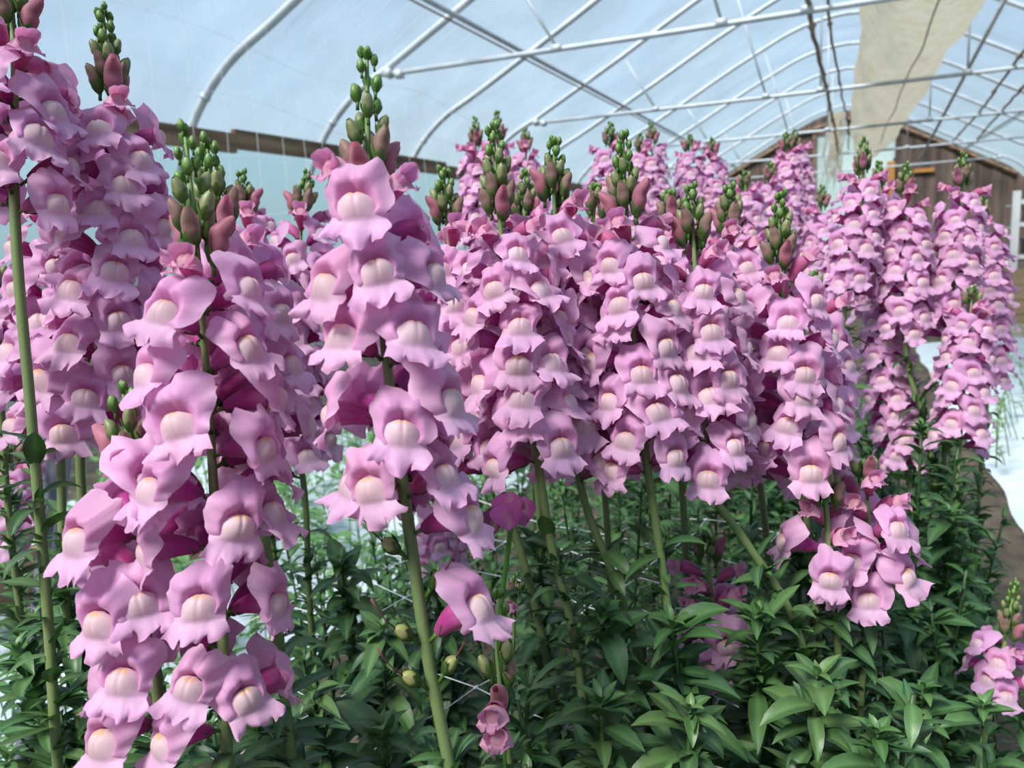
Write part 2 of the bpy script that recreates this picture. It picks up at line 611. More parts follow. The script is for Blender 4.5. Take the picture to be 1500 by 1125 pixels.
# the cream fabric tube resting on the ties
r = empty('fabric_tube', (0.55, 10, EYE + 1.44))
tag(r, 'big cream fabric tube lying lengthwise on the cross ties under the ridge', 'fabric tube')
mb = MB()
rows = []
for y in np.linspace(3.2, 18.6, 90):
    near = min(abs(y - t) for t in TIES)
    sag = 0.06 * math.sin(min(near, 1.7) / 1.7 * PI / 2) ** 1.5
    end = max(0.0, (y - 15.2) / 3.4)
    rad = 0.43 * (1 - 0.42 * end ** 1.6)
    cx_ = -0.04 * end - 0.05 * max(0, (y - 9) / 9)
    row = []
    for k in range(36):
        a = 2 * PI * k / 36
        ww = 0.018 * math.sin(5 * a + y * 1.3) + 0.012 * math.sin(9 * a - y * 2.1) + 0.012 * math.sin(y * 6 + 2 * math.sin(a))
        pinch = -0.03 * math.exp(-(near / 0.12) ** 2) if math.cos(a) < -0.2 else 0
        q = rad + ww + pinch
        row.append((cx_ + q * 1.0 * math.sin(a), y - 10, 0.42 - 0.25 * end + q * 0.98 * math.cos(a) - sag * (1 if math.cos(a) < 0.3 else 0.5)))
    rows.append(row)
mb.grid(rows, close=True)
body = mb.build('sleeve', CREAM, r)
mb = MB()
mb.tube([(0.006 * math.sin(i * .7), y - 10, 0.42 - 0.43 - 0.012 - 0.06 * math.sin(min(min(abs(y - t) for t in TIES), 1.7) / 1.7 * PI / 2) ** 1.5)
         for i, y in enumerate(np.linspace(3.3, 15.5, 60))], 0.007, 5)
mb.build('seam', simple('seam_thread', (0.42, 0.38, 0.3), 0.9), r)
# frayed strip hanging at its far end
mb = MB()
rr = random.Random(3)
p0, p1 = at_y(1222, 165, 17.2), at_y(1222, 275, 17.2)
for k in range(26):
    x0 = p0[0] + rr.uniform(-.14, .16)
    ln = rr.uniform(0.75, 1.1)
    pts = []
    for j in range(7):
        t = j / 6
        pts.append((x0 + 0.06 * math.sin(k + 3 * t) + rr.uniform(-.25, .05) * t * t, 17.2 + 0.05 * math.sin(k * 2.0), p0[2] - (p0[2] - p1[2]) * t * ln))
    w = rr.uniform(.012, .03)
    mb.grid([[np.array(q) - (w * (1 - .7 * j / 6), 0, 0), np.array(q) + (w * (1 - .7 * j / 6), 0.01, 0)] for j, q in enumerate(pts)])
tag(mb.build('frayed_strip', CREAM), 'frayed pale strip of fabric hanging beside the far end of the cream tube', 'fabric strip')

# netting hung along the film wall
mb = MB()
rr = random.Random(5)
NX = -3.35
cols = np.arange(1.6, 7.4, 0.24)
zs = np.linspace(1.25, 3.05, 8)


def netp(y, z):
    return np.array((NX + 0.03 * math.sin(y * 3 + z), y + 0.035 * math.sin(z * 2.1 + y), z + 0.05 * math.sin(y * 2.2 + z * 3)))


for y in cols:
    mb.tube([netp(y, min(z, 2.55)) if z < 2.6 else netp(y, 2.55) + np.array((0.9 * (z - 2.55), 0, (z - 2.55) * .5)) for z in zs], 0.0016, 4, (0.86, 0.86, 0.84))
for z in (1.3, 1.62, 1.95, 2.3):
    mb.tube([netp(y, z) for y in np.linspace(1.6, 7.3, 40)], 0.0014, 4, (0.86, 0.86, 0.84))
tag(mb.build('wall_netting', STRING), 'fine string netting hung up along the film wall behind the tallest spikes', 'netting')

# ------------------------------------------------------------------ ground covers
def sheet(name, label, x0, x1, y0, y1, z, m, amp=0.012, cat='ground sheet', seed=1):
    mb = MB()
    rr = random.Random(seed)
    ph = [rr.uniform(0, 6) for _ in range(6)]
    nx, ny = 24, 70
    P = []
    for y in np.linspace(y0, y1, ny):
        row = []
        for i, x in enumerate(np.linspace(x0, x1, nx)):
            u = i / (nx - 1)
            h = amp * (math.sin(5 * x + 2 * y + ph[0]) + 0.6 * math.sin(9 * y - 4 * x + ph[1]) + 0.5 * math.sin(17 * y + 3 * x + ph[2])) * min(1, 6 * u, 6 * (1 - u))
            edge = 0.012 * math.sin(3 * y + ph[3]) + 0.008 * math.sin(11 * y + ph[4])
            row.append((x + edge * (1 if u > .5 else -1) * abs(2 * u - 1), y, z + abs(h) + 0.06 * math.sin(PI * u)))
        P.append(row)
    mb.grid(P)
    return tag(mb.build(name, m), label, cat)


sheet('plastic_mulch', 'white plastic mulch sheet along the outer path by the tan box', 0.57, 2.6, 1.2, 7.5, 0.01, MULCH, seed=2)
sheet('plastic_mulch', 'white plastic mulch sheet seen low between the stems on the board side', -3.2, -1.25, 0.4, 5.5, 0.01, MULCH, seed=4)
mb = MB()
rr = random.Random(8)
P = []
for x in np.linspace(-1.1, 0.48, 30):
    P.append([(x, y, 0.06 * math.sin(PI * (x + 1.1) / 1.58) + rr.uniform(0, .022)) for y in np.linspace(-0.1, 6.5, 90)])
mb.grid(P)
tag(mb.build('soil_bed', SOIL), kind='stuff', label='dark soil of the flower bed under the leaves', cat='soil')
# loose soil bank / straw beyond the mulch
mb = MB()
P = []
for x in np.linspace(0.9, 3.6, 24):
    P.append([(x, y, max(0.0, 0.13 * math.sin(PI * (y - 7.65) / 0.9)) * (0.7 + 0.3 * math.sin(x * 7 + y * 3)) + rr.uniform(0, .02)) for y in np.linspace(7.62, 8.5, 16)])
mb.grid(P)
tag(mb.build('soil_heap', simple('dry_soil', (0.32, 0.26, 0.2), .95, 0, ((12, 12, 12), (0.5, 0.43, 0.36), 6), .6)), 'pale dry soil bank in front of the tan box', 'soil heap')

# tan box with white rack behind
r = empty('planting_box', (2.3, 9.0, 0))
tag(r, 'tan board-sided box standing past the end of the white plastic path', 'box')
for i in range(4):
    mb = MB()
    mb.box(-0.95, -0.42 + 0.004 * (i % 2), 0.14 * i + 0.002, 0.95, -0.38, 0.14 * (i + 1) - 0.004)
    mb.build('side_board', TAN, r, smooth=False)
mb = MB()
mb.box(-0.95, -0.379, 0, 0.95, 0.4, 0.5)
mb.build('body', TAN, r, smooth=False)
mb = MB()
for s in (-1, 1):
    mb.box(s * .95 - .02, -0.44, 0, s * .95 + .02, -0.40, 0.58)
mb.build('corner_post', TAN, r, smooth=False)

r = empty('white_rack', (2.25, 9.9, 0))
tag(r, 'white slatted rack holding black trays behind the tan box', 'rack')
for x in (-0.62, -0.28, 0.55):
    mb = MB()
    w = 0.055 if x > -.5 and x < 0 else 0.035
    mb.box(x - w, -.3, 0, x + w, -.26, 1.30 if x < -.5 else 1.42)
    mb.build('upright', WHITEP, r, smooth=False)
for z in (0.62, 0.95, 1.18):
    mb = MB()
    mb.box(-0.62, -.25, z - .03, 0.9, -.22, z + .03)
    mb.box(-0.62, -.25, z - .03, 0.9, .3, z - .015)
    mb.build('shelf', WHITEP, r, smooth=False)
for z, xx in ((0.66, -.2), (0.985, -.2)):
    t = empty('nursery_tray', (2.25 + xx, 9.92, z - 0.03))
    where = '%s shelf of the white rack, near its wide upright' % ('lower' if z < .8 else 'middle')
    tag(t, 'black nursery tray on the ' + where, 'tray', 'black trays on the white rack')
    mb = MB()
    mb.box(-0.27, -.15, 0.0, 0.27, .2, .16)
    mb.build('tub', DARK, t, smooth=False)
    mb = MB()
    mb.box(-0.29, -.17, 0.16, 0.29, .22, .175)
    mb.build('rim', DARK, t, smooth=False)

# wooden boards low on the board side
for (px, py, lab) in ((40, 880, 'worn brown plank lying low beside the white plastic, behind the bare-stemmed spike'),):
    q = at_z(px, py, 0.12)
    mb = MB()
    mb.box(-0.9, -.03, -.10, 0.6, .03, .06)
    o = mb.build('edge_plank', simple('edge_plank_wood', (0.20, 0.11, 0.07), .85, 0, ((2, 14, 14), (0.34, 0.22, 0.15), 5), .3), smooth=False)
    o.location = q + np.array((0, 0, .09))
    o.rotation_euler = (0, 0, math.radians(62))
    tag(o, lab, 'plank')

# dark stake
a0, a1 = at(88, 660, 0.95), at(62, 900, 0.95)
d_ = _n(a1 - a0)
foot = a1 + d_ * (a1[2] / -d_[2])
r = empty('stake_pipe', foot)
tag(r, 'dark grey pipe stake standing among leaves beside the bare-stemmed spike', 'stake')
mb = MB()
mb.tube([np.zeros(3), a0 - foot], 0.0135, 12)
mb.build('shaft', STAKE, r)
mb = MB()
mb.tube([(a0 - foot) * 0.999, (a0 - foot) * 1.012], 0.0145, 12)
mb.build('end_cap', STAKE, r)

# horizontal support netting inside the bed
mb = MB()
NZ = 0.55
oA = at_z(700, 1009, NZ)
uA = _n(at_z(792, 943, NZ) - oA)
vA = np.array((-uA[1], uA[0], 0))
ST = 0.122


def sag(q):
    return q + np.array((0.006 * math.sin(q[1] * 31), 0.006 * math.sin(q[0] * 27), 0.012 * math.sin(q[0] * 11) * math.sin(q[1] * 13)))


for k in range(-4, 8):
    for (u, w, lo, hi) in ((uA, vA, -2, 20), (vA, uA, -6, 6)):
        pts = [oA + w * (k * ST) + u * (j * ST / 2) for j in range(lo * 2, hi * 2 + 1)]
        pts = [sag(q) for q in pts if q[0] < 0.06 and q[0] > -0.75 and q[1] > 0.3 and q[1] < 1.35]
        if len(pts) > 2:
            mb.tube(pts, 0.0007, 5)
for i in range(-4, 8):
    for j in range(-3, 12):
        q = sag(oA + vA * (i * ST) + uA * (j * ST))
        if -.75 < q[0] < .06 and .3 < q[1] < 1.35:
            mb.tube([q - uA * .006, q, q + uA * .006], [0.0007, 0.0022, 0.0007], 5)
tag(mb.build('support_netting', STRING), 'white string support netting stretched flat through the leaves of the bed', 'netting')

# ------------------------------------------------------------------ snapdragon florets (millimetres, built at 1:1)
PINK = np.array((0.675, 0.285, 0.555))
PINK_LT = np.array((0.77, 0.47, 0.69))
ROSE = np.array((0.62, 0.16, 0.31))
MAG = np.array((0.47, 0.04, 0.27))
CREAMP = np.array((0.78, 0.58, 0.63))
YEL = np.array((0.82, 0.45, 0.05))
SEPAL = np.array((0.045, 0.075, 0.025))
GREEN = np.array((0.085, 0.20, 0.035))
BUDG = np.array((0.13, 0.24, 0.055))
MAUVE = np.array((0.33, 0.15, 0.16))


def mixc(a, b, t):
    t = np.clip(t, 0, 1)
    return a * (1 - t) + b * t


def floret(rr, young=False, lod=0):
    """tube, upper lip, lower lip lattices with colours"""
    nu, nv = ((31, 13), (15, 7))[lod]
    op = rr.uniform(0.50, 0.62) if young else rr.uniform(0.93, 1.08)
    main = mixc(PINK, ROSE, rr.uniform(.30, .7) if young else rr.uniform(0, .10))
    lite = mixc(PINK_LT, ROSE, 0.35 if young else 0.0)
    pal = mixc(CREAMP, ROSE, .5 if young else 0.0)
    my, mz = 25.0, 9.0
    ph = [rr.uniform(0, 2 * PI) for _ in range(14)]
    asym = rr.uniform(-.14, .14)
    lobe = {1: rr.uniform(.86, 1.15), -1: rr.uniform(.86, 1.15)}
    refl = {1: rr.uniform(0.3, 2.0), -1: rr.uniform(0.3, 2.0)}
    notch = rr.uniform(1.5, 6.0)
    lean = rr.uniform(-.10, .10)

    def warp(p, k):
        """soft irregular bending that grows away from the mouth"""
        x, y, z = p
        q = z - mz
        g = k * min(1.0, (x * x + q * q) / 420.0)
        return (x + g * (1.5 * math.sin(q * .21 + ph[8]) + .7 * math.sin(q * .45 + x * .2 + ph[9])) + lean * q,
                y + g * (2.2 * math.sin(x * .17 + q * .11 + ph[10]) + 1.1 * math.sin(x * .34 - q * .3 + ph[11])),
                z + g * (1.3 * math.sin(x * .22 + ph[12]) + .6 * math.sin(x * .5 + ph[13])))
    # tube
    nt, na = (9, 18) if lod == 0 else (6, 10)
    P, C = [], []
    for i in range(nt):
        s = i / (nt - 1)
        cy, cz = my * s, mz * (1 - (1 - s) ** 2)
        rx = 3.2 + 6.6 * s ** 0.8 + 1.4 * math.sin(PI * s) - 0.8 * (s > .99)
        rz = 3.4 + 5.2 * s ** 0.8 + 1.0 * math.sin(PI * s)
        row, crow = [], []
        for k in range(na):
            a = 2 * PI * k / na
            sh = 1 + 0.10 * math.cos(2 * a) * s + .03 * math.sin(5 * a + ph[1]) * s
            row.append((rx * sh * math.sin(a), cy - 2.2 * (1 - s) * math.cos(a) * 0.6, cz + rz * math.cos(a)))
            st = 0.14 * math.sin(9 * a + ph[0])
            crow.append(mixc(MAG if not young else mixc(MAG, ROSE, .6), main * 0.88, max(0, (s - 0.5) * 1.15) + st * (s > .2)))
        P.append(row)
        C.append(crow)
    tube = (np.array(P), np.array(C), True)
    # upper lip
    P, C = [], []
    tmax = math.radians(124)
    for j in range(nv):
        v = j / (nv - 1)
        row, crow = [], []
        for i in range(nu):
            u = 2 * i / (nu - 1) - 1
            sg = 1 if u > 0 else -1
            th = u * tmax
            d = math.degrees(abs(th))
            side = 1 + (lobe[sg] - 1) * min(1, d / 25)
            R1 = np.interp(d, [0, 10, 26, 46, 66, 88, 108, 124], [27.5 - notch, 27.6 - .35 * notch, 29.5, 28.0, 24.0, 19.5, 16.5, 13.0]) * side * op
            R1 += (1.0 * math.sin(th * 6 + ph[1]) + 0.8 * math.sin(th * 12 + ph[2]) + .35 * math.sin(th * 27 + ph[7])) * (1 if not young else .3)
            R0 = 6.0
            q = R0 + (R1 - R0) * v ** 0.9
            wrap = np.clip((d - 48) / 55, 0, 1)
            rf = refl[1] * (.5 + .5 * math.tanh(u * 5)) + refl[-1] * (.5 - .5 * math.tanh(u * 5))
            y = 9.2 * math.sin(min(v * 2.0, 1) * PI / 2) + 2.5 * wrap * v
            back = (0.35 + rf) * (1 - .6 * wrap) * 8.5 * max(0, v - 0.42) ** 1.5 / 0.42
            back += 4.5 * v * (1 - wrap)
            if young:
                y += 8 * v
                back = -5 * v * v * (1 - wrap)
            y -= back
            amp = 1.9 * v ** 2 * (0.35 if young else 1)
            y += amp * math.sin(th * 3.6 + ph[3]) + 0.7 * amp * math.sin(th * 8.0 + ph[4])
            y -= 2.6 * math.exp(-(d / 8) ** 2) * math.sin(PI * min(1, v * 1.3))        # crease in the middle
            y += 1.4 * math.exp(-((d - 28) / 16) ** 2) * math.sin(PI * v)              # two swollen lobes
            x = .93 * q * math.sin(th) * (1 + asym * sg * v)
            z = q * math.cos(th) * (1.0 if abs(th) < PI / 2 else 1.2) - 1.2
            if young:
                z = z * (1 - 0.35 * v) if z > 0 else z
            row.append(warp((x, my + y - 1.0, mz + z), v * (.4 if young else 1)))
            c = mixc(main * np.array((.90, .68, .80)), main, v * 2.6 + .15)
            crow.append(mixc(c, lite, (v - .18) * 1.15 + .10 * math.sin(th * 23 + ph[5]) * v))
        P.append(row)
        C.append(crow)
    upper = (np.array(P), np.array(C), False)
    # lower lip: palate cushion and three lobes
    ls = [0, .1, .2, .3, .4, .5, .58, .66, .76, .88, 1.0]
    py = [0.0, 4.5, 8.6, 11.8, 13.0, 12.0, 10.8, 12.0, 14.6, 17.0, 17.4]
    pz = [4.5, 7.4, 7.2, 4.4, -0.4, -5.4, -8.4, -11.0, -14.2, -18.0, -21.5]
    pw = [5.2, 7.4, 10.2, 12.8, 14.8, 15.8, 16.0, 16.6, 18.0, 19.6, 20.2]
    nl = 22 if lod == 0 else 11
    P, C = [], []
    curl = {1: rr.uniform(-.9, 1.2), -1: rr.uniform(-.9, 1.2), 0: rr.uniform(-1.2, .8)}
    drop = {1: rr.uniform(.5, 1.3), -1: rr.uniform(.5, 1.3)}
    midl = rr.uniform(-2.5, 2.0)
    for j in range(nl):
        s = j / (nl - 1)
        y0, z0, w = np.interp(s, ls, py), np.interp(s, ls, pz), np.interp(s, ls, pw)
        lm = np.clip((s - 0.56) / 0.44, 0, 1)
        pm = 1 - np.clip((s - 0.42) / 0.2, 0, 1)
        if young:
            z0 = z0 if s < .56 else -8 + (z0 + 8) * 0.45
            w = w * (1 - .38 * lm)
            y0 = y0 + 2 * lm
        row, crow = [], []
        for i in range(nu):
            u = 2 * i / (nu - 1) - 1
            au = abs(u)
            dl = -1 if u < 0 else 1
            x = w * u
            y, z = y0, z0
            y -= (y0 - 2.5) * au ** 2.0 * (pm * 1.0 + (1 - pm) * 0.30)
            z -= (2.0 + 2.4 * min(1, s / .2) * (1 - .5 * lm)) * u * u * pm
            y -= 1.1 * math.exp(-(u / .09) ** 2) * pm * min(1, s * 6) * (1 - .6 * s / .42 if s < .42 else .4)              # groove
            z -= 0.8 * math.exp(-(u / .12) ** 2) * pm * min(1, s * 8)
            sidew = np.clip((au - .36) / .3, 0, 1)
            z += 8.0 * max(0, au - .34) ** 1.15 / .6 * lm * (1.25 - .55 * drop[dl])
            y += 5.0 * sidew * lm ** 1.6 * curl[dl] * (au - .2)
            y += 3.0 * (1 - sidew) * lm ** 2 * curl[0]
            z += midl * (1 - sidew) * lm ** 1.5
            z += 6.0 * math.exp(-((au - .38) / .05) ** 2) * lm ** 2.0
            y -= 2.4 * math.exp(-((au - .38) / .10) ** 2) * lm
            fr = lm ** 1.5 * (0.35 if young else 1)
            y += 1.9 * fr * math.sin(u * 6.5 + ph[2]) + 0.7 * fr * math.sin(u * 14 + ph[3])
            z += (1.1 * math.sin(u * 8 + ph[4]) + 0.45 * math.sin(u * 21 + ph[5])) * lm ** 3
            x += 0.9 * fr * math.sin(u * 8 + ph[1])
            row.append(warp((x, my + y, mz + z), (.3 if young else 1.1) * lm))
            c = mixc(pal, lite, (s - 0.38) / 0.22 + 0.55 * (au - .45) + .12 * math.sin(u * 26 + ph[3]))
            c = mixc(c, main, (lm - .15) * .45 + .08 * math.sin(u * 20 + ph[0]) * lm)
            c = mixc(c, main * .97, max(0, au - .72) * 2.2 * pm)
            yel = math.exp(-((s - .17) / .065) ** 2) * math.exp(-((au - .22) / .15) ** 2)
            c = mixc(c, YEL, yel * (.95 if not young else .4))
            c = mixc(c, main * .8, .30 * math.exp(-(u / .045) ** 2) * pm)
            crow.append(c)
        P.append(row)
        C.append(crow)
    lower = (np.array(P), np.array(C), False)
    return tube, upper, lower


def add_lat(mb, lat, s=0.001):
    P, C, cl = lat
    mb.grid(P * s, C, close=cl)


def add_sepals(mb, rr, length=8.5, rad=3.6, col=SEPAL, n=5, flare=0.3, c2=None, s=0.001, y0=-1.0):
    c2 = GREEN * .6 if c2 is None else c2
    for k in range(n):
        a0_ = 2 * PI * k / n + rr.uniform(-.15, .15)
        P, C = [], []
        L = length * rr.uniform(.88, 1.12)
        for i in range(5):
            t = i / 4
            w = rad * 0.95 * math.sin(PI * min(1, 0.22 + .78 * t)) ** 0.7 * (1 - t ** 3)
            rr_ = rad * (0.55 + 0.75 * math.sin(t * PI * 0.55)) + flare * L * t * t
            row, crow = [], []
            for q in (-1, -.45, .45, 1):
                a = a0_ + q * w / max(rr_, .5)
                row.append((rr_ * math.sin(a), y0 + L * t + 0.10 * L * t * 0, rr_ * math.cos(a) + 0.36 * L * t))
                crow.append(mixc(col, c2, .3 + .5 * (abs(q) > .6)))
            P.append(row)
            C.append(crow)
        mb.grid(np.array(P) * s, np.array(C))


def add_pedicel(mb, s=0.001, r=1.3, back=7):
    mb.tube([np.array(q) * s for q in ((0, -back, -4), (0, -back * .5, -2), (0, 0, 0))], [r * s * 1.2, r * s, r * s * 1.6], 6, tuple(GREEN * .8))


VAR = []      # open florets of the near spikes, in four meshes each
for i in range(14):
    rr = random.Random(100 + i)
    t, u, l = floret(rr)
    d = {}
    for nm, lat in (('flower', t), ('upper_lip', u), ('lower_lip', l)):
        mb = MB()
        add_lat(mb, lat)
        d[nm] = mb.mesh(nm, PETAL)
    mb = MB()
    add_sepals(mb, rr)
    add_pedicel(mb)
    d['calyx'] = mb.mesh('calyx', LEAF)
    VAR.append(d)
YNG = []      # half-open young florets
for i in range(4):
    rr = random.Random(200 + i)
    t, u, l = floret(rr, young=True)
    d = {}
    for nm, lat in (('flower', t), ('upper_lip', u), ('lower_lip', l)):
        mb = MB()
        add_lat(mb, lat)
        d[nm] = mb.mesh(nm, PETAL)
    mb = MB()
    add_sepals(mb, rr)
    add_pedicel(mb)
    d['calyx'] = mb.mesh('calyx', LEAF)
    YNG.append(d)
FAR, FARY = [], []
for i in range(12):
    rr = random.Random(300 + i)
    y = i >= 9
    mb = MB()
    for lat in floret(rr, young=y, lod=1):
        add_lat(mb, lat)
    k = len(mb.f)
    mb2 = MB()
    add_sepals(mb2, rr)
    add_pedicel(mb2)
    b = len(mb.v)
    mb.v += mb2.v
    mb.c += mb2.c
    mb.f += [tuple(a + b for a in q) for q in mb2.f]
    mb.m += [1] * len(mb2.f)
    (FARY if y else FAR).append(mb.mesh('flower', [PETAL, LEAF]))


def bud_meshes(rr, pink):
    """closed bud: petals mesh and sepals mesh; pink 0 = green ... 1 = mauve-pink, about to open"""
    L = 12 + 14 * pink
    rad = 4.3 + 2.1 * pink
    mb = MB()
    P, C = [], []
    n = 11
    for i in range(n):
        s = i / (n - 1)
        prof = math.sin(PI * (0.10 + 0.84 * s ** 0.9)) ** 0.75 * (0.8 + .35 * s)
        row, crow = [], []
        for k in range(14):
            a = 2 * PI * k / 14
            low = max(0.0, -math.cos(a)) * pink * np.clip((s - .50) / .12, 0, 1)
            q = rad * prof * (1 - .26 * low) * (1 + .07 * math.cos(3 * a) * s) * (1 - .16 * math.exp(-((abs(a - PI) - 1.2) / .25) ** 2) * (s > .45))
            hood = 1.6 * pink * max(0, s - .55) * (1 if math.cos(a) > 0 else -.4) * 2
            row.append((q * math.sin(a), L * s + hood, q * math.cos(a) + .30 * L * s - .5 * pink * L * max(0, s - .6)))
            tip = mixc(mixc(BUDG, MAUVE, pink), mixc(ROSE, MAUVE, .45), max(0, pink - .5) * 1.4)
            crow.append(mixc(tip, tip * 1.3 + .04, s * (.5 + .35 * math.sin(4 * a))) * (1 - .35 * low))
        P.append(row)
        C.append(crow)
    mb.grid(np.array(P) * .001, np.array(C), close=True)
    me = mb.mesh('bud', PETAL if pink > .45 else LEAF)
    mb = MB()
    add_sepals(mb, rr, length=L * (.74 - .36 * pink), rad=rad * (1.0 - .2 * pink), col=mixc(GREEN, SEPAL, .25 + .5 * pink), c2=mixc(BUDG, SEPAL, .3 * pink), flare=-0.02)
    add_pedicel(mb, back=6)
    return me, mb.mesh('sepals', LEAF)


BUDS = [[bud_meshes(random.Random(400 + 10 * k + i), p) for i in range(2)] for k, p in enumerate((0.0, 0.3, 0.62, 1.0))]

mb = MB()
rr = random.Random(77)
P, C = [], []
for i in range(9):
    s = i / 8
    q = 4.6 * math.sin(PI * (0.12 + .84 * s)) ** .7
    P.append([(q * math.sin(a), 12 * s, q * math.cos(a) * (1 + .1 * math.cos(a)) + 3.5 * s) for a in np.arange(12) * PI / 6])
    C.append([mixc(np.array((.30, .36, .10)), np.array((.20, .16, .10)), .35 + .5 * math.sin(3 * a) * s) for a in np.arange(12) * PI / 6])
mb.grid(np.array(P) * .001, np.array(C), close=True)
POD = mb.mesh('seed_pod', LEAF)
mb = MB()
add_sepals(mb, rr, length=9, rad=4.6, col=SEPAL, flare=.05)
add_pedicel(mb)
PODCAL = mb.mesh('calyx', LEAF)
mb = MB()
mb.tube([np.array(q) * .001 for q in ((0, 11, 3.4), (-1, 20, 8), (-2, 28, 14), (-3, 33, 19))], [.0006, .0005, .0005, .0009], 5, (0.16, 0.05, 0.06))
STYLE = mb.mesh('style', STEM)


# ------------------------------------------------------------------ leaves
def add_leaf(mb, base, d, up, L, W, droop=0.6, fold=0.25, twist=0.0, col=(0.05, 0.14, 0.035), n=7):
    """lanceolate leaf: base point, direction, up vector"""
    d = _n(np.array(d, float))
    up = _n(np.array(up, float) - np.dot(up, d) * d)
    sd = np.cross(d, up)
    P, C = [], []
    pos = np.array(base, float)
    col = np.array(col)
    ang = 0.0
    for i in range(n):
        t = i / (n - 1)
        w = W * 0.5 * (math.sin(PI * min(1, t ** 0.82)) ** 0.85 + 0.10 * (1 - t))
        if i == n - 1:
            w = 0.0004
        tw = twist * t
        s2 = sd * math.cos(tw) + up * math.sin(tw)
        dirn = d * math.cos(ang) - up * math.sin(ang)
        nrm = d * math.sin(ang) + up * math.cos(ang)
        lift = fold * w
        wav = 0.06 * w * math.sin(9 * t + W * 900)
        P.append([pos - s2 * w + nrm * (lift + wav), pos - s2 * w * .5 + nrm * (lift * .62), pos, pos + s2 * w * .5 + nrm * (lift * .62), pos + s2 * w + nrm * (lift - wav)])
        C.append([col * .95, col * 1.06, mixc(col * 1.35, np.array((0.16, 0.27, 0.10)), .35), col * 1.06, col * .95])
        pos = pos + dirn * L / (n - 1)
        ang += droop / (n - 1)
    mb.grid(np.array(P), np.array(C))


def leaf_col(rr):
    a = np.array((0.042, 0.110, 0.034))
    b = np.array((0.078, 0.155, 0.050))
    c = np.array((0.034, 0.086, 0.040))
    t = rr.random()
    return mixc(a, b, t) if rr.random() < .6 else mixc(a, c, t)


def leafy_path(mb, path, rr, z_lo=0.0, step=0.011, L=0.055, W=0.0125, rosette=True, keep=None, scale_top=0.55, n=7):
    """leaves spiralling up a stem path (list of world/local points from low to high)"""
    seg = [np.linalg.norm(path[i + 1] - path[i]) for i in range(len(path) - 1)]
    tot = sum(seg)
    s, k = 0.0, 0
    a = rr.uniform(0, 6.28)
    while s < tot:
        q, i = s, 0
        while i < len(seg) - 1 and q > seg[i]:
            q -= seg[i]
            i += 1
        p = path[i] + (path[i + 1] - path[i]) * min(1, q / max(seg[i], 1e-6))
        t = _n(path[i + 1] - path[i])
        a += 2.4 + rr.uniform(-.3, .3)
        ref = np.array((1.0, 0, 0)) - t * t[0]
        e1 = _n(ref)
        e2 = np.cross(t, e1)
        o = math.cos(a) * e1 + math.sin(a) * e2
        fr = s / tot
        sc_ = rr.uniform(.6, 1.25) * (1 - (1 - scale_top) * max(0, fr - .5) * 2)
        el = rr.uniform(-.05, 1.05)
        d = o * math.cos(el) + t * math.sin(el)
        if p[2] >= z_lo and (keep is None or keep(p)):
            add_leaf(mb, p, d, t, L * sc_, W * sc_ * rr.uniform(.85, 1.25), droop=rr.uniform(.2, 1.7), fold=rr.uniform(.15, .5), twist=rr.uniform(-.6, .6), col=leaf_col(rr), n=n)
            if rr.random() < .35:      # axillary tuft
                for _ in range(3):
                    a2 = a + rr.uniform(-.9, .9)
                    o2 = math.cos(a2) * e1 + math.sin(a2) * e2
                    e_ = rr.uniform(.3, 1.1)
                    add_leaf(mb, p + t * .004, o2 * math.cos(e_) + t * math.sin(e_), t, L * sc_ * .55, W * sc_ * .6, rr.uniform(0, .8), .35, rr.uniform(-.4, .4), leaf_col(rr) * 1.15, n=5)
        s += step * rr.uniform(.7, 1.3)
        k += 1
    if rosette:
        p, t = path[-1], _n(path[-1] - path[-2])
        e1 = _n(np.array((1.0, 0, 0)) - t * t[0])
        e2 = np.cross(t, e1)
        for k in range(8):
            a = k * 2.4 + rr.uniform(-.4, .4)
            el = .25 + k * .14 + rr.uniform(-.2, .2)
            o = math.cos(a) * e1 + math.sin(a) * e2
            add_leaf(mb, p + t * k * .0012, o * math.cos(el) + t * math.sin(el), t, L * (.62 - k * .055) * rr.uniform(.7, 1.2), W * (.62 - k * .05), rr.uniform(.4, 1.5), .35, 0, mixc(leaf_col(rr), np.array((.10, .21, .05)), .15 + k * .05), n=n)


# ------------------------------------------------------------------ snapdragon plants
N_OBJ = 0


def put_floret(root, base, src, M, near):
    if near:
        o = link('flower', src['flower'], root, M)
        for nm in ('upper_lip', 'lower_lip', 'calyx'):
            link(nm, src[nm], o)
    else:
        o = link('flower', src, root, M)
    return o


def frame(out, up, pos, s, roll=0.0):
    y = _n(out)
    z = _n(up - np.dot(up, y) * y)
    x = np.cross(y, z)
    if roll:
        x, z = x * math.cos(roll) + z * math.sin(roll), z * math.cos(roll) - x * math.sin(roll)
    M = Matrix.Identity(4)
    for i in range(3):
        M[i][0], M[i][1], M[i][2], M[i][3] = x[i] * s, y[i] * s, z[i] * s, pos[i]
    return M


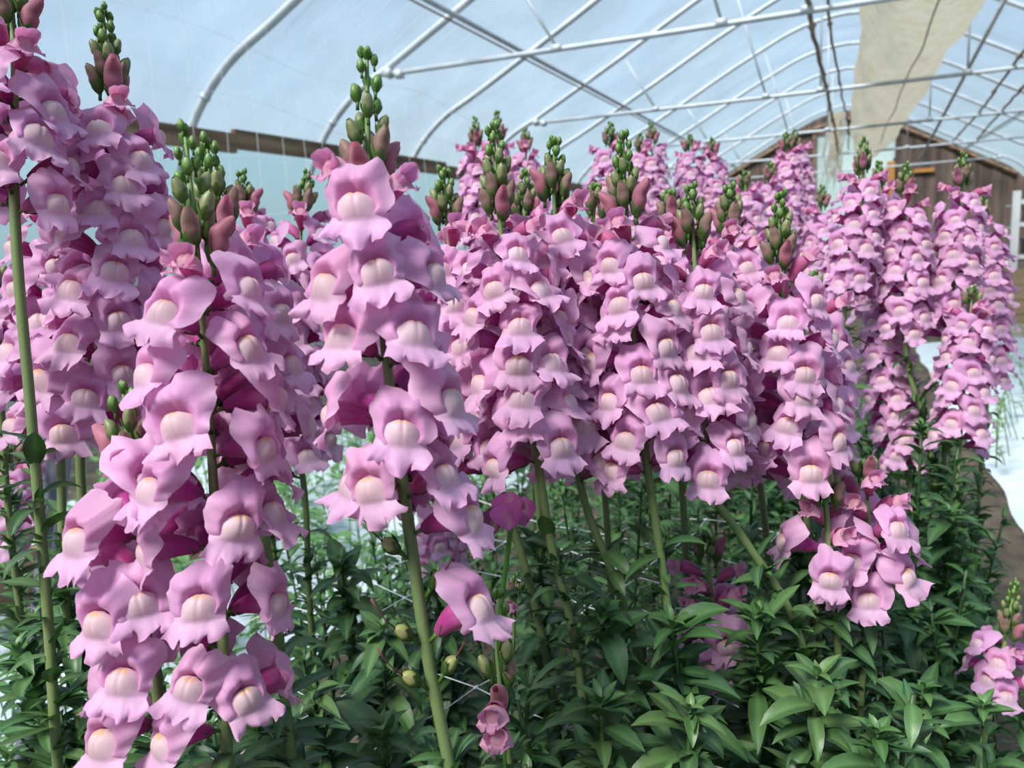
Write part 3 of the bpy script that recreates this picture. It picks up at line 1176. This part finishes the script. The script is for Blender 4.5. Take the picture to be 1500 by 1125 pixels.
def plant(label, stem, f_top, f_bot, near=None, size=1.0, dens=1.0, seed=0, explicit=None, young_n=3, buds=None, leaf_from=None,
          leaf_step=0.0075, group='snapdragon spikes in the bed', pods=(), bias=.35, stem_r=0.0042, leaf_L=.058, leaf_W=.0165, lo_cut=None, name='snapdragon', cat='flower', leaf_lo=0.25):
    """stem: (px, py, depth) from the tip down as seen in the photograph; f_top / f_bot: rows of the picture between which the open flowers stand"""
    rr = random.Random(seed * 977 + 13)
    pts = [at(*q) for q in stem]
    pyv = [q[1] for q in stem]
    # down to the ground
    d = _n(pts[-1] - pts[-2])
    low = pts[-1]
    d = _n(d * .5 + np.array((0, 0, -1.0)))
    hgt = low[2]
    pts_all = pts + [low + d * hgt * .5 / -d[2], np.array((low + d * hgt * .9 / -d[2])) * (1, 1, 0)]
    base = pts_all[-1].copy()
    base[2] = 0.02
    pts_all[-1] = base
    root = empty(name, base)
    tag(root, label, cat, group)
    L0 = [p - base for p in pts_all]
    depth = stem[0][2]
    if near is None:
        near = depth < 0.9
    path = smooth_path(L0, 6)
    npt = len(path)
    zt_, zf_ = path[0][2], at(stem[1][0], f_bot, stem[1][2])[2] - base[2]
    rads = [stem_r * np.interp(zt_ - q[2], [0, max(.02, (zt_ - zf_) * .35), max(.04, zt_ - zf_), 2], [.28, .55, .92, 1.1]) for q in path]
    mb = MB()
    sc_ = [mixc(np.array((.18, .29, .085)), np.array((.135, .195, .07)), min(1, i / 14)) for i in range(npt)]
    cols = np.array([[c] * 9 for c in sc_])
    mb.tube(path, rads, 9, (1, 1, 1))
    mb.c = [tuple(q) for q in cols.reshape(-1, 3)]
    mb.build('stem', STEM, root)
    # parameterise upper part by picture row
    up_pts = [p - base for p in pts]

    def P(py):
        i = 0
        while i < len(pyv) - 2 and py > pyv[i + 1]:
            i += 1
        t = (py - pyv[i]) / (pyv[i + 1] - pyv[i])
        p = up_pts[i] + (up_pts[i + 1] - up_pts[i]) * t
        tang = _n(up_pts[i] - up_pts[i + 1])
        return p, tang

    def axes(p, tang):
        to = np.array((0, 0, EYE)) - (p + base)
        e1 = _n(to - np.dot(to, tang) * tang)
        e2 = np.cross(tang, e1)           # to the photograph's right
        if np.dot(e2, R[:, 0]) < 0:
            e2 = -e2
        return e1, e2

    pxm = F / depth                       # pixels per metre here
    n_f = 0
    items = []
    if explicit is not None:
        for (px, py, *k) in explicit:
            dpy = py + 10e-3 * size * pxm
            p, tang = P(dpy)
            w = p + base
            c = R.T @ (w - np.array((0, 0, EYE)))
            apx = CX + F * c[0] / c[2]
            off = (px - apx) / pxm
            reach = 0.040 * size
            az = math.asin(max(-1, min(1, off / reach)))
            ex = max(0, abs(off) - reach)
            items.append((p, tang, az, ex, k[0] if k else 'open', 0.0, k[1] if len(k) > 1 else 1.0))
    else:
        step = 0.0078 * size / dens
        span = (f_bot - f_top) / pxm
        n = max(1, int(span / step))
        a = rr.uniform(0, 6.28)
        for i in range(n):
            py = f_bot - (f_bot - f_top) * (i + .5) / n
            a += 2.39996 + rr.uniform(-.18, .18)
            az = (a + PI) % (2 * PI) - PI
            az = az - bias * math.sin(az)
            p, tang = P(py + 8e-3 * size * pxm)
            fr = i / n
            items.append((p, tang, az, 0.0, 'young' if i >= n - young_n else 'open', fr, 1.0))
    # a few florets behind complete an explicit spike
    if explicit is not None:
        a = 0
        nb = int((f_bot - f_top) / pxm / 0.018)
        for i in range(nb):
            py = f_bot - (f_bot - f_top) * (i + .5) / nb
            p, tang = P(py)
            items.append((p, tang, PI + rr.uniform(-1.0, 1.0), 0.0, 'open', i / nb, 1.0))
    for (p, tang, az, ex, kind, fr, big) in items:
        e1, e2 = axes(p, tang)
        out = math.cos(az) * e1 + math.sin(az) * e2
        if kind == 'open':
            s = size * big * rr.uniform(.92, 1.08) * (1 - .18 * max(0, fr - .45) / .55)
            src = rr.choice(VAR if near else FAR)
            pit = rr.uniform(-.22, .22)
        elif kind == 'young':
            s = size * rr.uniform(.72, .86)
            src = rr.choice(YNG if near else FARY)
            pit = rr.uniform(.15, .5)
        else:
            continue
        o2 = _n(out * math.cos(pit) + tang * math.sin(pit) + e2 * rr.uniform(-.30, .30))
        upv = _n(tang * .75 + np.array((0, 0, .5)))
        pos = p + out * (stem_r + .0055 * s + ex)
        put_floret(root, base, src, frame(o2, upv, pos, s, rr.uniform(-.24, .24)), near)
        n_f += 1
    # buds from the last flowers to the tip
    tip_py = pyv[0]
    b_len = (f_top - tip_py) / pxm
    if b_len > .004:
        nb = buds if buds is not None else max(6, int(b_len / 0.0036))
        a = rr.uniform(0, 6.28)
        for i in range(nb):
            t = (i + .3) / nb
            py = f_top - (f_top - tip_py) * t
            a += 2.39996 + rr.uniform(-.2, .2)
            p, tang = P(py)
            e1, e2 = axes(p, tang)
            out = math.cos(a) * e1 + math.sin(a) * e2
            kk = 3 if t < .09 else 2 if t < .27 else 1 if t < .58 else 0
            el = (.95 if kk >= 2 else .75) + .4 * t
            s = size * (1.12 - .58 * t ** 1.2) * rr.uniform(.88, 1.1)
            me, se = rr.choice(BUDS[kk])
            d_ = out * math.cos(el) + tang * math.sin(el)
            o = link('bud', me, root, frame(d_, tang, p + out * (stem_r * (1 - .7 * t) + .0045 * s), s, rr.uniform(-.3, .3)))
            link('sepals', se, o)
        # tip bud
        p, tang = P(tip_py)
        me, se = BUDS[0][0]
        e1, e2 = axes(p, tang)
        o = link('bud', me, root, frame(_n(tang + .1 * e2), e1, p - tang * .006, .62 * size))
        link('sepals', se, o)
    # seed pods on the stem
    for (px, py) in pods:
        p, tang = P(py)
        e1, e2 = axes(p, tang)
        w = p + base
        c = R.T @ (w - np.array((0, 0, EYE)))
        off = (px - (CX + F * c[0] / c[2]))
        az = math.copysign(1.15, off) if abs(off) > 8 else .3
        out = math.cos(az) * e1 + math.sin(az) * e2
        o = link('seed_pod', POD, root, frame(_n(out + .45 * tang), tang, p + out * (stem_r + .005), 1.0))
        link('calyx', PODCAL, o)
        link('style', STYLE, o)
    # leaves
    lf = f_bot + 30 if leaf_from is None else leaf_from
    tp, _t = P(min(lf, pyv[-1] - 1)) if lf < pyv[-1] else (up_pts[-1], None)
    lp = [q for q in path[::-1] if q[2] < tp[2]]
    if len(lp) > 2:
        mb = MB()
        keep = lambda q: np.linalg.norm(q + base - np.array((0, 0, EYE))) > .40
        leafy_path(mb, lp, rr, z_lo=leaf_lo, step=leaf_step, L=leaf_L, W=leaf_W, rosette=False, keep=keep, scale_top=.68)
        if mb.v:
            mb.build('foliage', LEAF, root)
    return root


S3F = [(276, 398, 'young'), (256, 462), (352, 428), (226, 545), (352, 512), (283, 602), (378, 640), (240, 700), (347, 735),
       (225, 775), (395, 760), (288, 848), (405, 868), (287, 955), (377, 985), (246, 1040), (408, 700), (395, 575)]
S4F = [(508, 312), (553, 396), (480, 418), (636, 405), (497, 492), (612, 502), (483, 590), (578, 620), (512, 700), (650, 590), (655, 695), (682, 752),
       (600, 290, 'young'), (482, 262, 'young'), (530, 680), (700, 902, 'open', 1.16)]

# the front row
plant('tallest pink spike, cropped at the photo edge, long bare stem below its flowers', [(10, -75, .60), (20, 60, .60), (22, 320, .60), (45, 600, .61), (70, 900, .62), (85, 1125, .62)], 55, 300, seed=1, leaf_from=640, leaf_step=.010, stem_r=.0042)
plant('broad leaning pink spike with a long green tip, rising beside the cropped spike', [(150, 12, .66), (162, 120, .66), (175, 300, .66), (150, 480, .67), (118, 640, .68), (122, 760, .69), (135, 920, .69)], 150, 620, seed=2, leaf_from=800)
plant('pink spike half hidden behind the broad leaning spike, brown bud cluster at its top', [(85, 258, .74), (78, 330, .74), (80, 480, .74), (88, 640, .74), (92, 800, .74)], 310, 640, seed=3, leaf_from=720)
plant('big front pink spike with fat green buds, its lowest flower almost at the photo bottom', [(270, 185, .48), (285, 330, .48), (298, 480, .485), (312, 700, .49), (327, 950, .50), (333, 1125, .505)], 390, 1060, seed=4, explicit=S3F, leaf_from=1010, stem_r=.0042, buds=16, size=.95)
plant('short spike of pale green buds in front of the big front spike, one open flower', [(180, 562, .50), (188, 650, .50), (206, 760, .505), (220, 900, .51), (240, 1100, .52)], 690, 1040, seed=5, explicit=[(140, 757), (182, 690, 'young'), (150, 862), (205, 850), (196, 948), (172, 1025), (232, 700)], leaf_from=1060, buds=9)
plant('slender pink spike tucked behind the big front spike, small bud tip', [(302, 205, .56), (313, 280, .56), (345, 450, .565), (370, 650, .57), (392, 820, .58)], 350, 650, seed=6, leaf_from=880)
plant('central front pink spike with tall purplish bud tip and seed pods on its stem', [(537, 72, .47), (541, 260, .47), (556, 430, .472), (575, 600, .475), (600, 780, .48), (628, 970, .485), (662, 1140, .49)], 285, 770, seed=7, explicit=S4F,
      leaf_from=1100, stem_r=.0042, pods=((570, 800), (592, 925), (615, 990), (658, 985), (640, 860)), buds=16, size=.95)
plant('narrow pink spike in the gap just behind the central front spike', [(452, 252, .95), (444, 300, .95), (440, 450, .95), (428, 600, .96), (446, 720, .96), (452, 860, .97)], 315, 690, seed=8, leaf_from=760)
plant('narrow pink spike behind the big front spike, green bud tip against the side film', [(354, 252, .98), (358, 315, .98), (378, 450, .98), (388, 620, .99), (400, 800, 1.0)], 312, 660, seed=9, leaf_from=720)
# the middle row
plant('full pink spike just past the central front one, green tip rising alone', [(722, 180, .68), (730, 300, .68), (748, 450, .685), (768, 570, .69), (790, 690, .69), (806, 790, .70), (838, 920, .70), (864, 1125, .70)], 325, 665, seed=10, leaf_from=775, dens=1.05)
plant('pink spike pressed against the central front spike, thin bud tip', [(650, 248, .76), (655, 330, .76), (668, 450, .76), (695, 600, .77), (735, 720, .77), (775, 850, .78)], 335, 690, seed=11, leaf_from=830)
plant('pink spike in the middle of the dense row with drooping faded lowest flowers', [(812, 203, .73), (812, 300, .73), (820, 450, .735), (832, 600, .74), (855, 730, .74), (905, 860, .75), (945, 990, .76)], 300, 690, seed=12, leaf_from=790)
plant('pink spike with the tallest dark bud cluster of the dense middle row', [(912, 195, .70), (917, 300, .70), (926, 450, .705), (937, 600, .71), (952, 710, .71), (972, 840, .72), (986, 960, .72)], 325, 680, seed=13, leaf_from=790, dens=1.05)
plant('pink spike whose thick stem bends sharply to the side under its flowers', [(1012, 272, .72), (1015, 340, .72), (1024, 480, .725), (1030, 620, .73), (1040, 715, .73), (1090, 790, .73), (1152, 885, .74), (1190, 1000, .75)], 365, 690, seed=14, leaf_from=790)
plant('pink spike at the outer end of the dense middle row, slim green tip', [(1143, 283, .75), (1142, 380, .75), (1152, 500, .755), (1168, 620, .76), (1178, 720, .77), (1192, 850, .78)], 395, 690, seed=15, leaf_from=800)
plant('pink spike between the bent-stemmed spike and the outer end one', [(1068, 273, .84), (1072, 350, .84), (1088, 500, .84), (1106, 650, .85), (1122, 780, .86)], 340, 690, seed=16, leaf_from=800)
plant('pink spike squeezed behind the tallest dark bud cluster, small green tip', [(980, 280, .86), (985, 340, .86), (990, 500, .86), (996, 650, .87), (1003, 780, .88)], 330, 690, seed=17, leaf_from=800)
plant('pink spike filling the gap behind the spike with drooping faded flowers', [(872, 270, .90), (870, 330, .90), (872, 480, .90), (880, 640, .91), (890, 780, .92)], 320, 670, seed=18, leaf_from=780)
plant('pink spike hidden low behind the outer end of the dense row', [(1190, 400, .92), (1195, 450, .92), (1200, 560, .92), (1198, 680, .92), (1200, 800, .93)], 440, 690, seed=19, leaf_from=760)
plant('pink spike filling in behind the full spike past the central one', [(770, 250, .92), (768, 330, .92), (772, 480, .92), (782, 640, .93), (792, 780, .94)], 320, 660, seed=20, leaf_from=780)
# the back row, against the film and the gable
for k, (lab, tip, ft, fb, dep, lean) in enumerate([
    ('far pink spike with thin bud tip, first of the back row past the hip board', (696, 172), 215, 420, 1.60, 4),
    ('far pink spike whose tip is highest of the three beside the hip board end', (728, 163), 205, 420, 1.70, 2),
    ('far pink spike with brownish bud tip, third past the hip board end', (770, 188), 222, 420, 1.70, 2),
    ('broad far pink spike behind the tallest dark bud cluster', (895, 180), 215, 440, 1.50, -6),
    ('slim far pink spike wedged just beside the broad far one', (937, 196), 225, 420, 1.80, 0),
    ('far pink spike ahead of the crossing of purlin and third tie', (953, 181), 212, 420, 1.80, 4),
    ('far pink spike, nearer the hip board of the twin spikes below the purlin', (1010, 197), 222, 420, 1.90, 0),
    ('far pink spike, nearer the gable of the twin spikes below the purlin', (1043, 203), 228, 420, 1.90, 2),
    ('short far pink spike with reddish top below the gable eave', (1092, 251), 275, 440, 1.60, 0),
    ('far pink spike partly behind the tall twin-tipped spike', (1129, 238), 265, 440, 1.75, -4),
    ('tall far pink spike, twin tip farther from the pale doorway', (1151, 195), 222, 430, 1.90, 2),
    ('tall far pink spike, twin tip closer to the pale doorway', (1163, 190), 220, 430, 1.92, 8),
    ('small dark-tipped far spike in front of the doorway of the gable', (1205, 272), 305, 480, 1.70, -4),
]):
    x, y = tip
    plant(lab, [(x, y, dep), (x + lean * .3, (ft + y) / 2 + 10, dep), (x + lean, (ft + fb) / 2, dep), (x + lean * 1.5, fb, dep), (x + lean * 2, fb + 130, dep + .02)], ft, fb, seed=30 + k, leaf_from=fb + 40, size=.95,
          leaf_step=.02, group='snapdragon spikes of the back row')
# the outer clump
plant('tall pink spike nearest the cream tube, first of the outer clump by the path', [(1266, 203, 1.2), (1263, 280, 1.2), (1252, 380, 1.2), (1238, 445, 1.2), (1231, 560, 1.2), (1226, 700, 1.21)], 255, 430, seed=50, leaf_from=440, size=.88, group='spikes of the outer clump')
plant('thinner pink spike directly behind the first of the outer clump', [(1287, 236, 1.36), (1290, 290, 1.36), (1288, 380, 1.36), (1285, 470, 1.36), (1285, 640, 1.37)], 275, 470, seed=51, size=.88, group='spikes of the outer clump')
plant('middle pink spike of the outer clump with a yellow-green bent stem below', [(1327, 240, 1.2), (1326, 300, 1.2), (1324, 400, 1.2), (1324, 480, 1.2), (1332, 545, 1.2), (1352, 610, 1.2), (1372, 720, 1.21), (1380, 860, 1.22)], 290, 490, seed=52, leaf_from=520, leaf_step=.009, size=.88, group='spikes of the outer clump')
plant('low leaning pink spike under the first and middle spikes of the outer clump', [(1283, 410, 1.25), (1287, 460, 1.25), (1298, 560, 1.25), (1322, 660, 1.25), (1345, 800, 1.26)], 450, 680, seed=53, leaf_from=690, size=.88, group='spikes of the outer clump')
plant('tall pink spike of the outer clump in front of the gable, nearest the white rack', [(1411, 224, 1.2), (1408, 300, 1.2), (1396, 420, 1.2), (1386, 510, 1.2), (1384, 630, 1.2), (1380, 800, 1.21)], 275, 495, seed=54, leaf_from=520, leaf_step=.009, size=.88, group='spikes of the outer clump')
plant('slender pink spike edging the path, right behind the one nearest the white rack', [(1436, 280, 1.38), (1440, 330, 1.38), (1447, 430, 1.38), (1447, 560, 1.38), (1436, 700, 1.39)], 325, 560, seed=55, size=.88, group='spikes of the outer clump')
plant('lower mauve-pink spike over the path edge, beneath the one nearest the white rack', [(1425, 420, 1.15), (1420, 480, 1.15), (1412, 560, 1.15), (1405, 650, 1.15), (1396, 800, 1.16)], 450, 650, seed=56, leaf_from=660, leaf_step=.009, size=.88, group='spikes of the outer clump')
# low side spikes
plant('small low spike with a pale green bud tip among leaves below the outer row end', [(1207, 668, .76), (1210, 740, .76), (1217, 820, .76), (1225, 920, .78), (1235, 1050, .80)], 745, 825, seed=60, young_n=3, leaf_from=850)
plant('small low spike below the outer row end, dense open flowers down one side', [(1268, 678, .77), (1270, 720, .77), (1272, 800, .77), (1270, 880, .78), (1262, 1000, .80)], 705, 880, seed=61, young_n=4, leaf_from=900)
plant('small reddish spike half buried in leaves under the bent stem', [(1036, 782, .86), (1038, 830, .86), (1048, 920, .86), (1058, 1040, .88)], 825, 960, seed=62, young_n=6, leaf_from=970)
plant('small pink spike near the bottom beside the path, partly covered by leaves', [(1488, 850, .98), (1474, 930, .98), (1458, 1010, .98), (1435, 1110, .98)], 935, 1015, seed=63, young_n=2, leaf_from=1020, size=.85)
plant('young stem of rosy closed buds in front of the string netting', [(733, 862, .56), (727, 930, .56), (733, 1010, .56), (748, 1125, .57)], 1040, 1060, seed=64, explicit=[(706, 1050, 'young'), (728, 1015, 'young')], leaf_from=1080, size=1.0, buds=8, stem_r=.0022)
plant('tiny side spike with two rosy buds behind the lone low flower', [(757, 838, .85), (755, 870, .85), (752, 950, .85), (748, 1040, .86)], 885, 900, seed=65, explicit=[(748, 885, 'young')], buds=5, leaf_from=950, size=.8, stem_r=.002)
plant('low pink spike at the photo edge behind the bare stem and the stake', [(15, 640, 1.0), (18, 690, 1.0), (28, 790, 1.0), (30, 900, 1.0)], 680, 800, seed=66, leaf_from=820)
plant('pink spike cropped by the photo edge below the tallest one', [(-8, 390, .9), (-4, 430, .9), (0, 560, .9), (8, 700, .9)], 430, 580, seed=67, leaf_from=620)
plant('low dark-pink spike near the bottom behind the bare stem', [(80, 1060, .95), (84, 1090, .95), (92, 1180, .96)], 1085, 1130, seed=68, young_n=4, size=.8)
plant('small pink spike glimpsed through the gap beside the pod-bearing stem', [(640, 700, 1.25), (642, 740, 1.25), (646, 820, 1.25), (648, 920, 1.26)], 740, 830, seed=69, leaf_from=840)

# withered flower on its own thin stem
r0 = at(752, 752, .62)
base = r0.copy()
low = at(735, 880, .64)
base = np.array((low[0], low[1] + .02, .02))
root = tag(empty('withered_snapdragon', base), 'withered magenta flower hanging on a thin stem beside the full spike', 'flower')
mb = MB()
mb.tube(smooth_path([np.zeros(3), (low - base) * (1, 1, .6), low - base, r0 - base], 6), .0022, 8, tuple(GREEN))
mb.build('stem', STEM, root)
for nm, off, L, W, c in (('petal', (0, 0, .004), .026, .017, (.36, .06, .24)), ('petal', (.012, -.004, .002), .024, .016, (.42, .09, .28)), ('petal', (-.010, -.006, -.006), .026, .012, (.13, .03, .09)), ('petal', (.003, -.010, -.002), .022, .018, (.40, .08, .27))):
    mb = MB()
    add_leaf(mb, r0 - base + np.array(off) + np.array((0, 0, .014)), (off[0] * 10, -.25, -1), (0, -1, .1), L, W * 1.4, droop=-.5, fold=.7, twist=.5, col=c, n=9)
    mb.build(nm, PETAL, root)

# ------------------------------------------------------------------ leafy shoots and undergrowth
SHOOTS = [
    ((985, 925, .68), 'leafy shoot with long narrow leaves under the tallest-budded spike'),
    ((885, 905, .70), 'leafy shoot wrapping the stems below the drooping faded flowers'),
    ((880, 1040, .60), 'leafy shoot at the bottom beside the string netting, upright broad leaves'),
    ((1010, 1050, .58), 'bright leafy shoot at the bottom next to the netting-side shoot'),
    ((1110, 910, .72), 'leafy shoot in front of the thick bent stem'),
    ((1195, 1000, .64), 'leafy shoot with one big hanging leaf at the bottom centre of the leaf mass'),
    ((1285, 1085, .60), 'small bright green leafy tip lowest beside the path side'),
    ((1172, 815, .82), 'light green shoot tip touching the low spike with pale buds'),
    ((1250, 950, .84), 'dark leafy shoot right below the dense low spike'),
    ((1330, 900, .95), 'leafy shoot between the dense low spike and the yellow-green bent stem'),
    ((1390, 760, 1.05), 'leafy shoot under the lower mauve-pink spike at the path edge'),
    ((1350, 1020, .80), 'wide leafy shoot sloping towards the path near the bottom'),
    ((1405, 890, 1.15), 'dark leafy shoot at the path edge above the small covered spike'),
    ((560, 930, .80), 'dark leafy shoot between the two big front spikes'),
    ((500, 830, .90), 'thin leafy shoot in the gap beside the pod-bearing stem'),
    ((460, 1020, .75), 'broad-leaved shoot low beside the lowest flower of the big front spike'),
    ((380, 1080, .62), 'pale leafy shoot at the bottom against the big front stem'),
    ((95, 880, .74), 'leafy shoot around the long bare stem'),
    ((30, 960, .72), 'leafy shoot at the photo edge over the white plastic'),
    ((230, 1090, .60), 'leafy shoot at the bottom under the big front spike'),
    ((560, 1080, .62), 'dark broad-leaved shoot at the bottom beside the pod-bearing stem'),
    ((790, 800, .85), 'leafy shoot below the withered magenta flower'),
    ((640, 850, .95), 'leafy shoot behind the lone low flower of the central spike'),
]
for i, ((px, py, d), lab) in enumerate(SHOOTS):
    rr = random.Random(500 + i)
    top_ = at(px, py, d)
    base = top_.copy()
    base[2] = .02
    base[:2] += (rr.uniform(-.04, .04), rr.uniform(.02, .09))
    root = tag(empty('leafy_shoot', base), lab, 'plant', 'leafy shoots without flowers')
    t = top_ - base
    path = smooth_path([np.zeros(3), t * (.3, .3, .5) + (0, .01, 0), t * (.8, .8, .85), t], 8)
    mb = MB()
    mb.tube(path, [.0034 * (1 - .5 * k / len(path)) for k in range(len(path))], 8, (.06, .12, .035))
    mb.build('stem', STEM, root)
    mb = MB()
    keep = lambda q: np.linalg.norm(q + base - np.array((0, 0, EYE))) > .42
    leafy_path(mb, path, rr, z_lo=t[2] * .35, step=.0046, L=.064 * (.8 + .35 * rr.random()), W=.0195, keep=keep, scale_top=.8)
    mb.build('foliage', LEAF, root)

mb = MB()
rr = random.Random(900)
n_s = 0
for gx in np.arange(-1.0, 0.25, .088):
    for gy in np.arange(.35, 2.3, .095):
        x, y = gx + rr.uniform(-.04, .04), gy + rr.uniform(-.04, .04)
        canopy = np.interp(x, [-1.1, -.6, -.25, .05, .18, .28], [.48, .56, .68, .78, .66, .42]) + rr.uniform(-.12, .05)
        if y < 1.0:          # the front of the bed is lower, under the small side spikes
            canopy -= np.interp(x, [-.3, -.1, .1], [0, .07, .14])
        if math.sqrt(x * x + y * y + (canopy - EYE) ** 2) < .60 or rr.random() < np.interp(x, [-1.0, -.5, -.2], [.55, .35, .05]):
            continue
        top_ = np.array((x + rr.uniform(-.04, .04), y + rr.uniform(-.04, .04), canopy))
        path = smooth_path([np.array((x, y, .03)), np.array((x, y, canopy * .5)), top_], 6)
        mb.tube(path, .0022, 5, (.05, .10, .03), mi=0)
        kp = lambda q: np.linalg.norm(q - np.array((0, 0, EYE))) > .5
        leafy_path(mb, path, rr, z_lo=canopy * .45, step=.0115, L=.060, W=.0185, keep=kp, scale_top=.7, n=5, rosette=rr.random() < .45)
        n_s += 1
tag(mb.build('undergrowth', LEAF), 'dense mass of narrow green snapdragon leaves filling the bed below the flowers', 'foliage', kind='stuff')

# seedlings on the plastic
mb = MB()
rr = random.Random(901)
for i in range(90):
    q = at_z(rr.uniform(1440, 1600), rr.uniform(515, 700), 0.06)
    h = rr.uniform(.06, .22)
    tp_ = q + np.array((rr.uniform(-.12, .05), rr.uniform(-.06, .06), h))
    mb.tube([q, (q + tp_) / 2 + (0, 0, .03), tp_], .0022, 4, (.16, .30, .08))
    for k in range(6):
        a = rr.uniform(0, 6.28)
        add_leaf(mb, q + (tp_ - q) * rr.uniform(.4, 1), (math.cos(a), math.sin(a), .4), (0, 0, 1), rr.uniform(.025, .05), .014, .5, .2, 0, (.17, .33, .10), n=4)
tag(mb.build('weedy_seedlings', LEAF), 'pale green seedlings sprouting over the white plastic by the path', 'seedlings', kind='stuff')
mb = MB()
for i in range(420):
    q = np.array((rr.uniform(-2.6, -1.2), rr.uniform(.8, 4.5), .05))
    h = rr.uniform(.08, .42)
    tp_ = q + np.array((rr.uniform(-.08, .08), rr.uniform(-.06, .06), h))
    mb.tube([q, (q + tp_) / 2 + (0, 0, .03), tp_], .002, 4, (.10, .2, .06))
    for k in range(9):
        a = rr.uniform(0, 6.28)
        add_leaf(mb, q + (tp_ - q) * rr.uniform(.2, 1), (math.cos(a), math.sin(a), .5), (0, 0, 1), rr.uniform(.04, .08), .02, .5, .2, 0, (.12, .25, .08), n=4)
tag(mb.build('weedy_seedlings', LEAF), 'green plants growing through the white plastic on the board side', 'seedlings', kind='stuff')
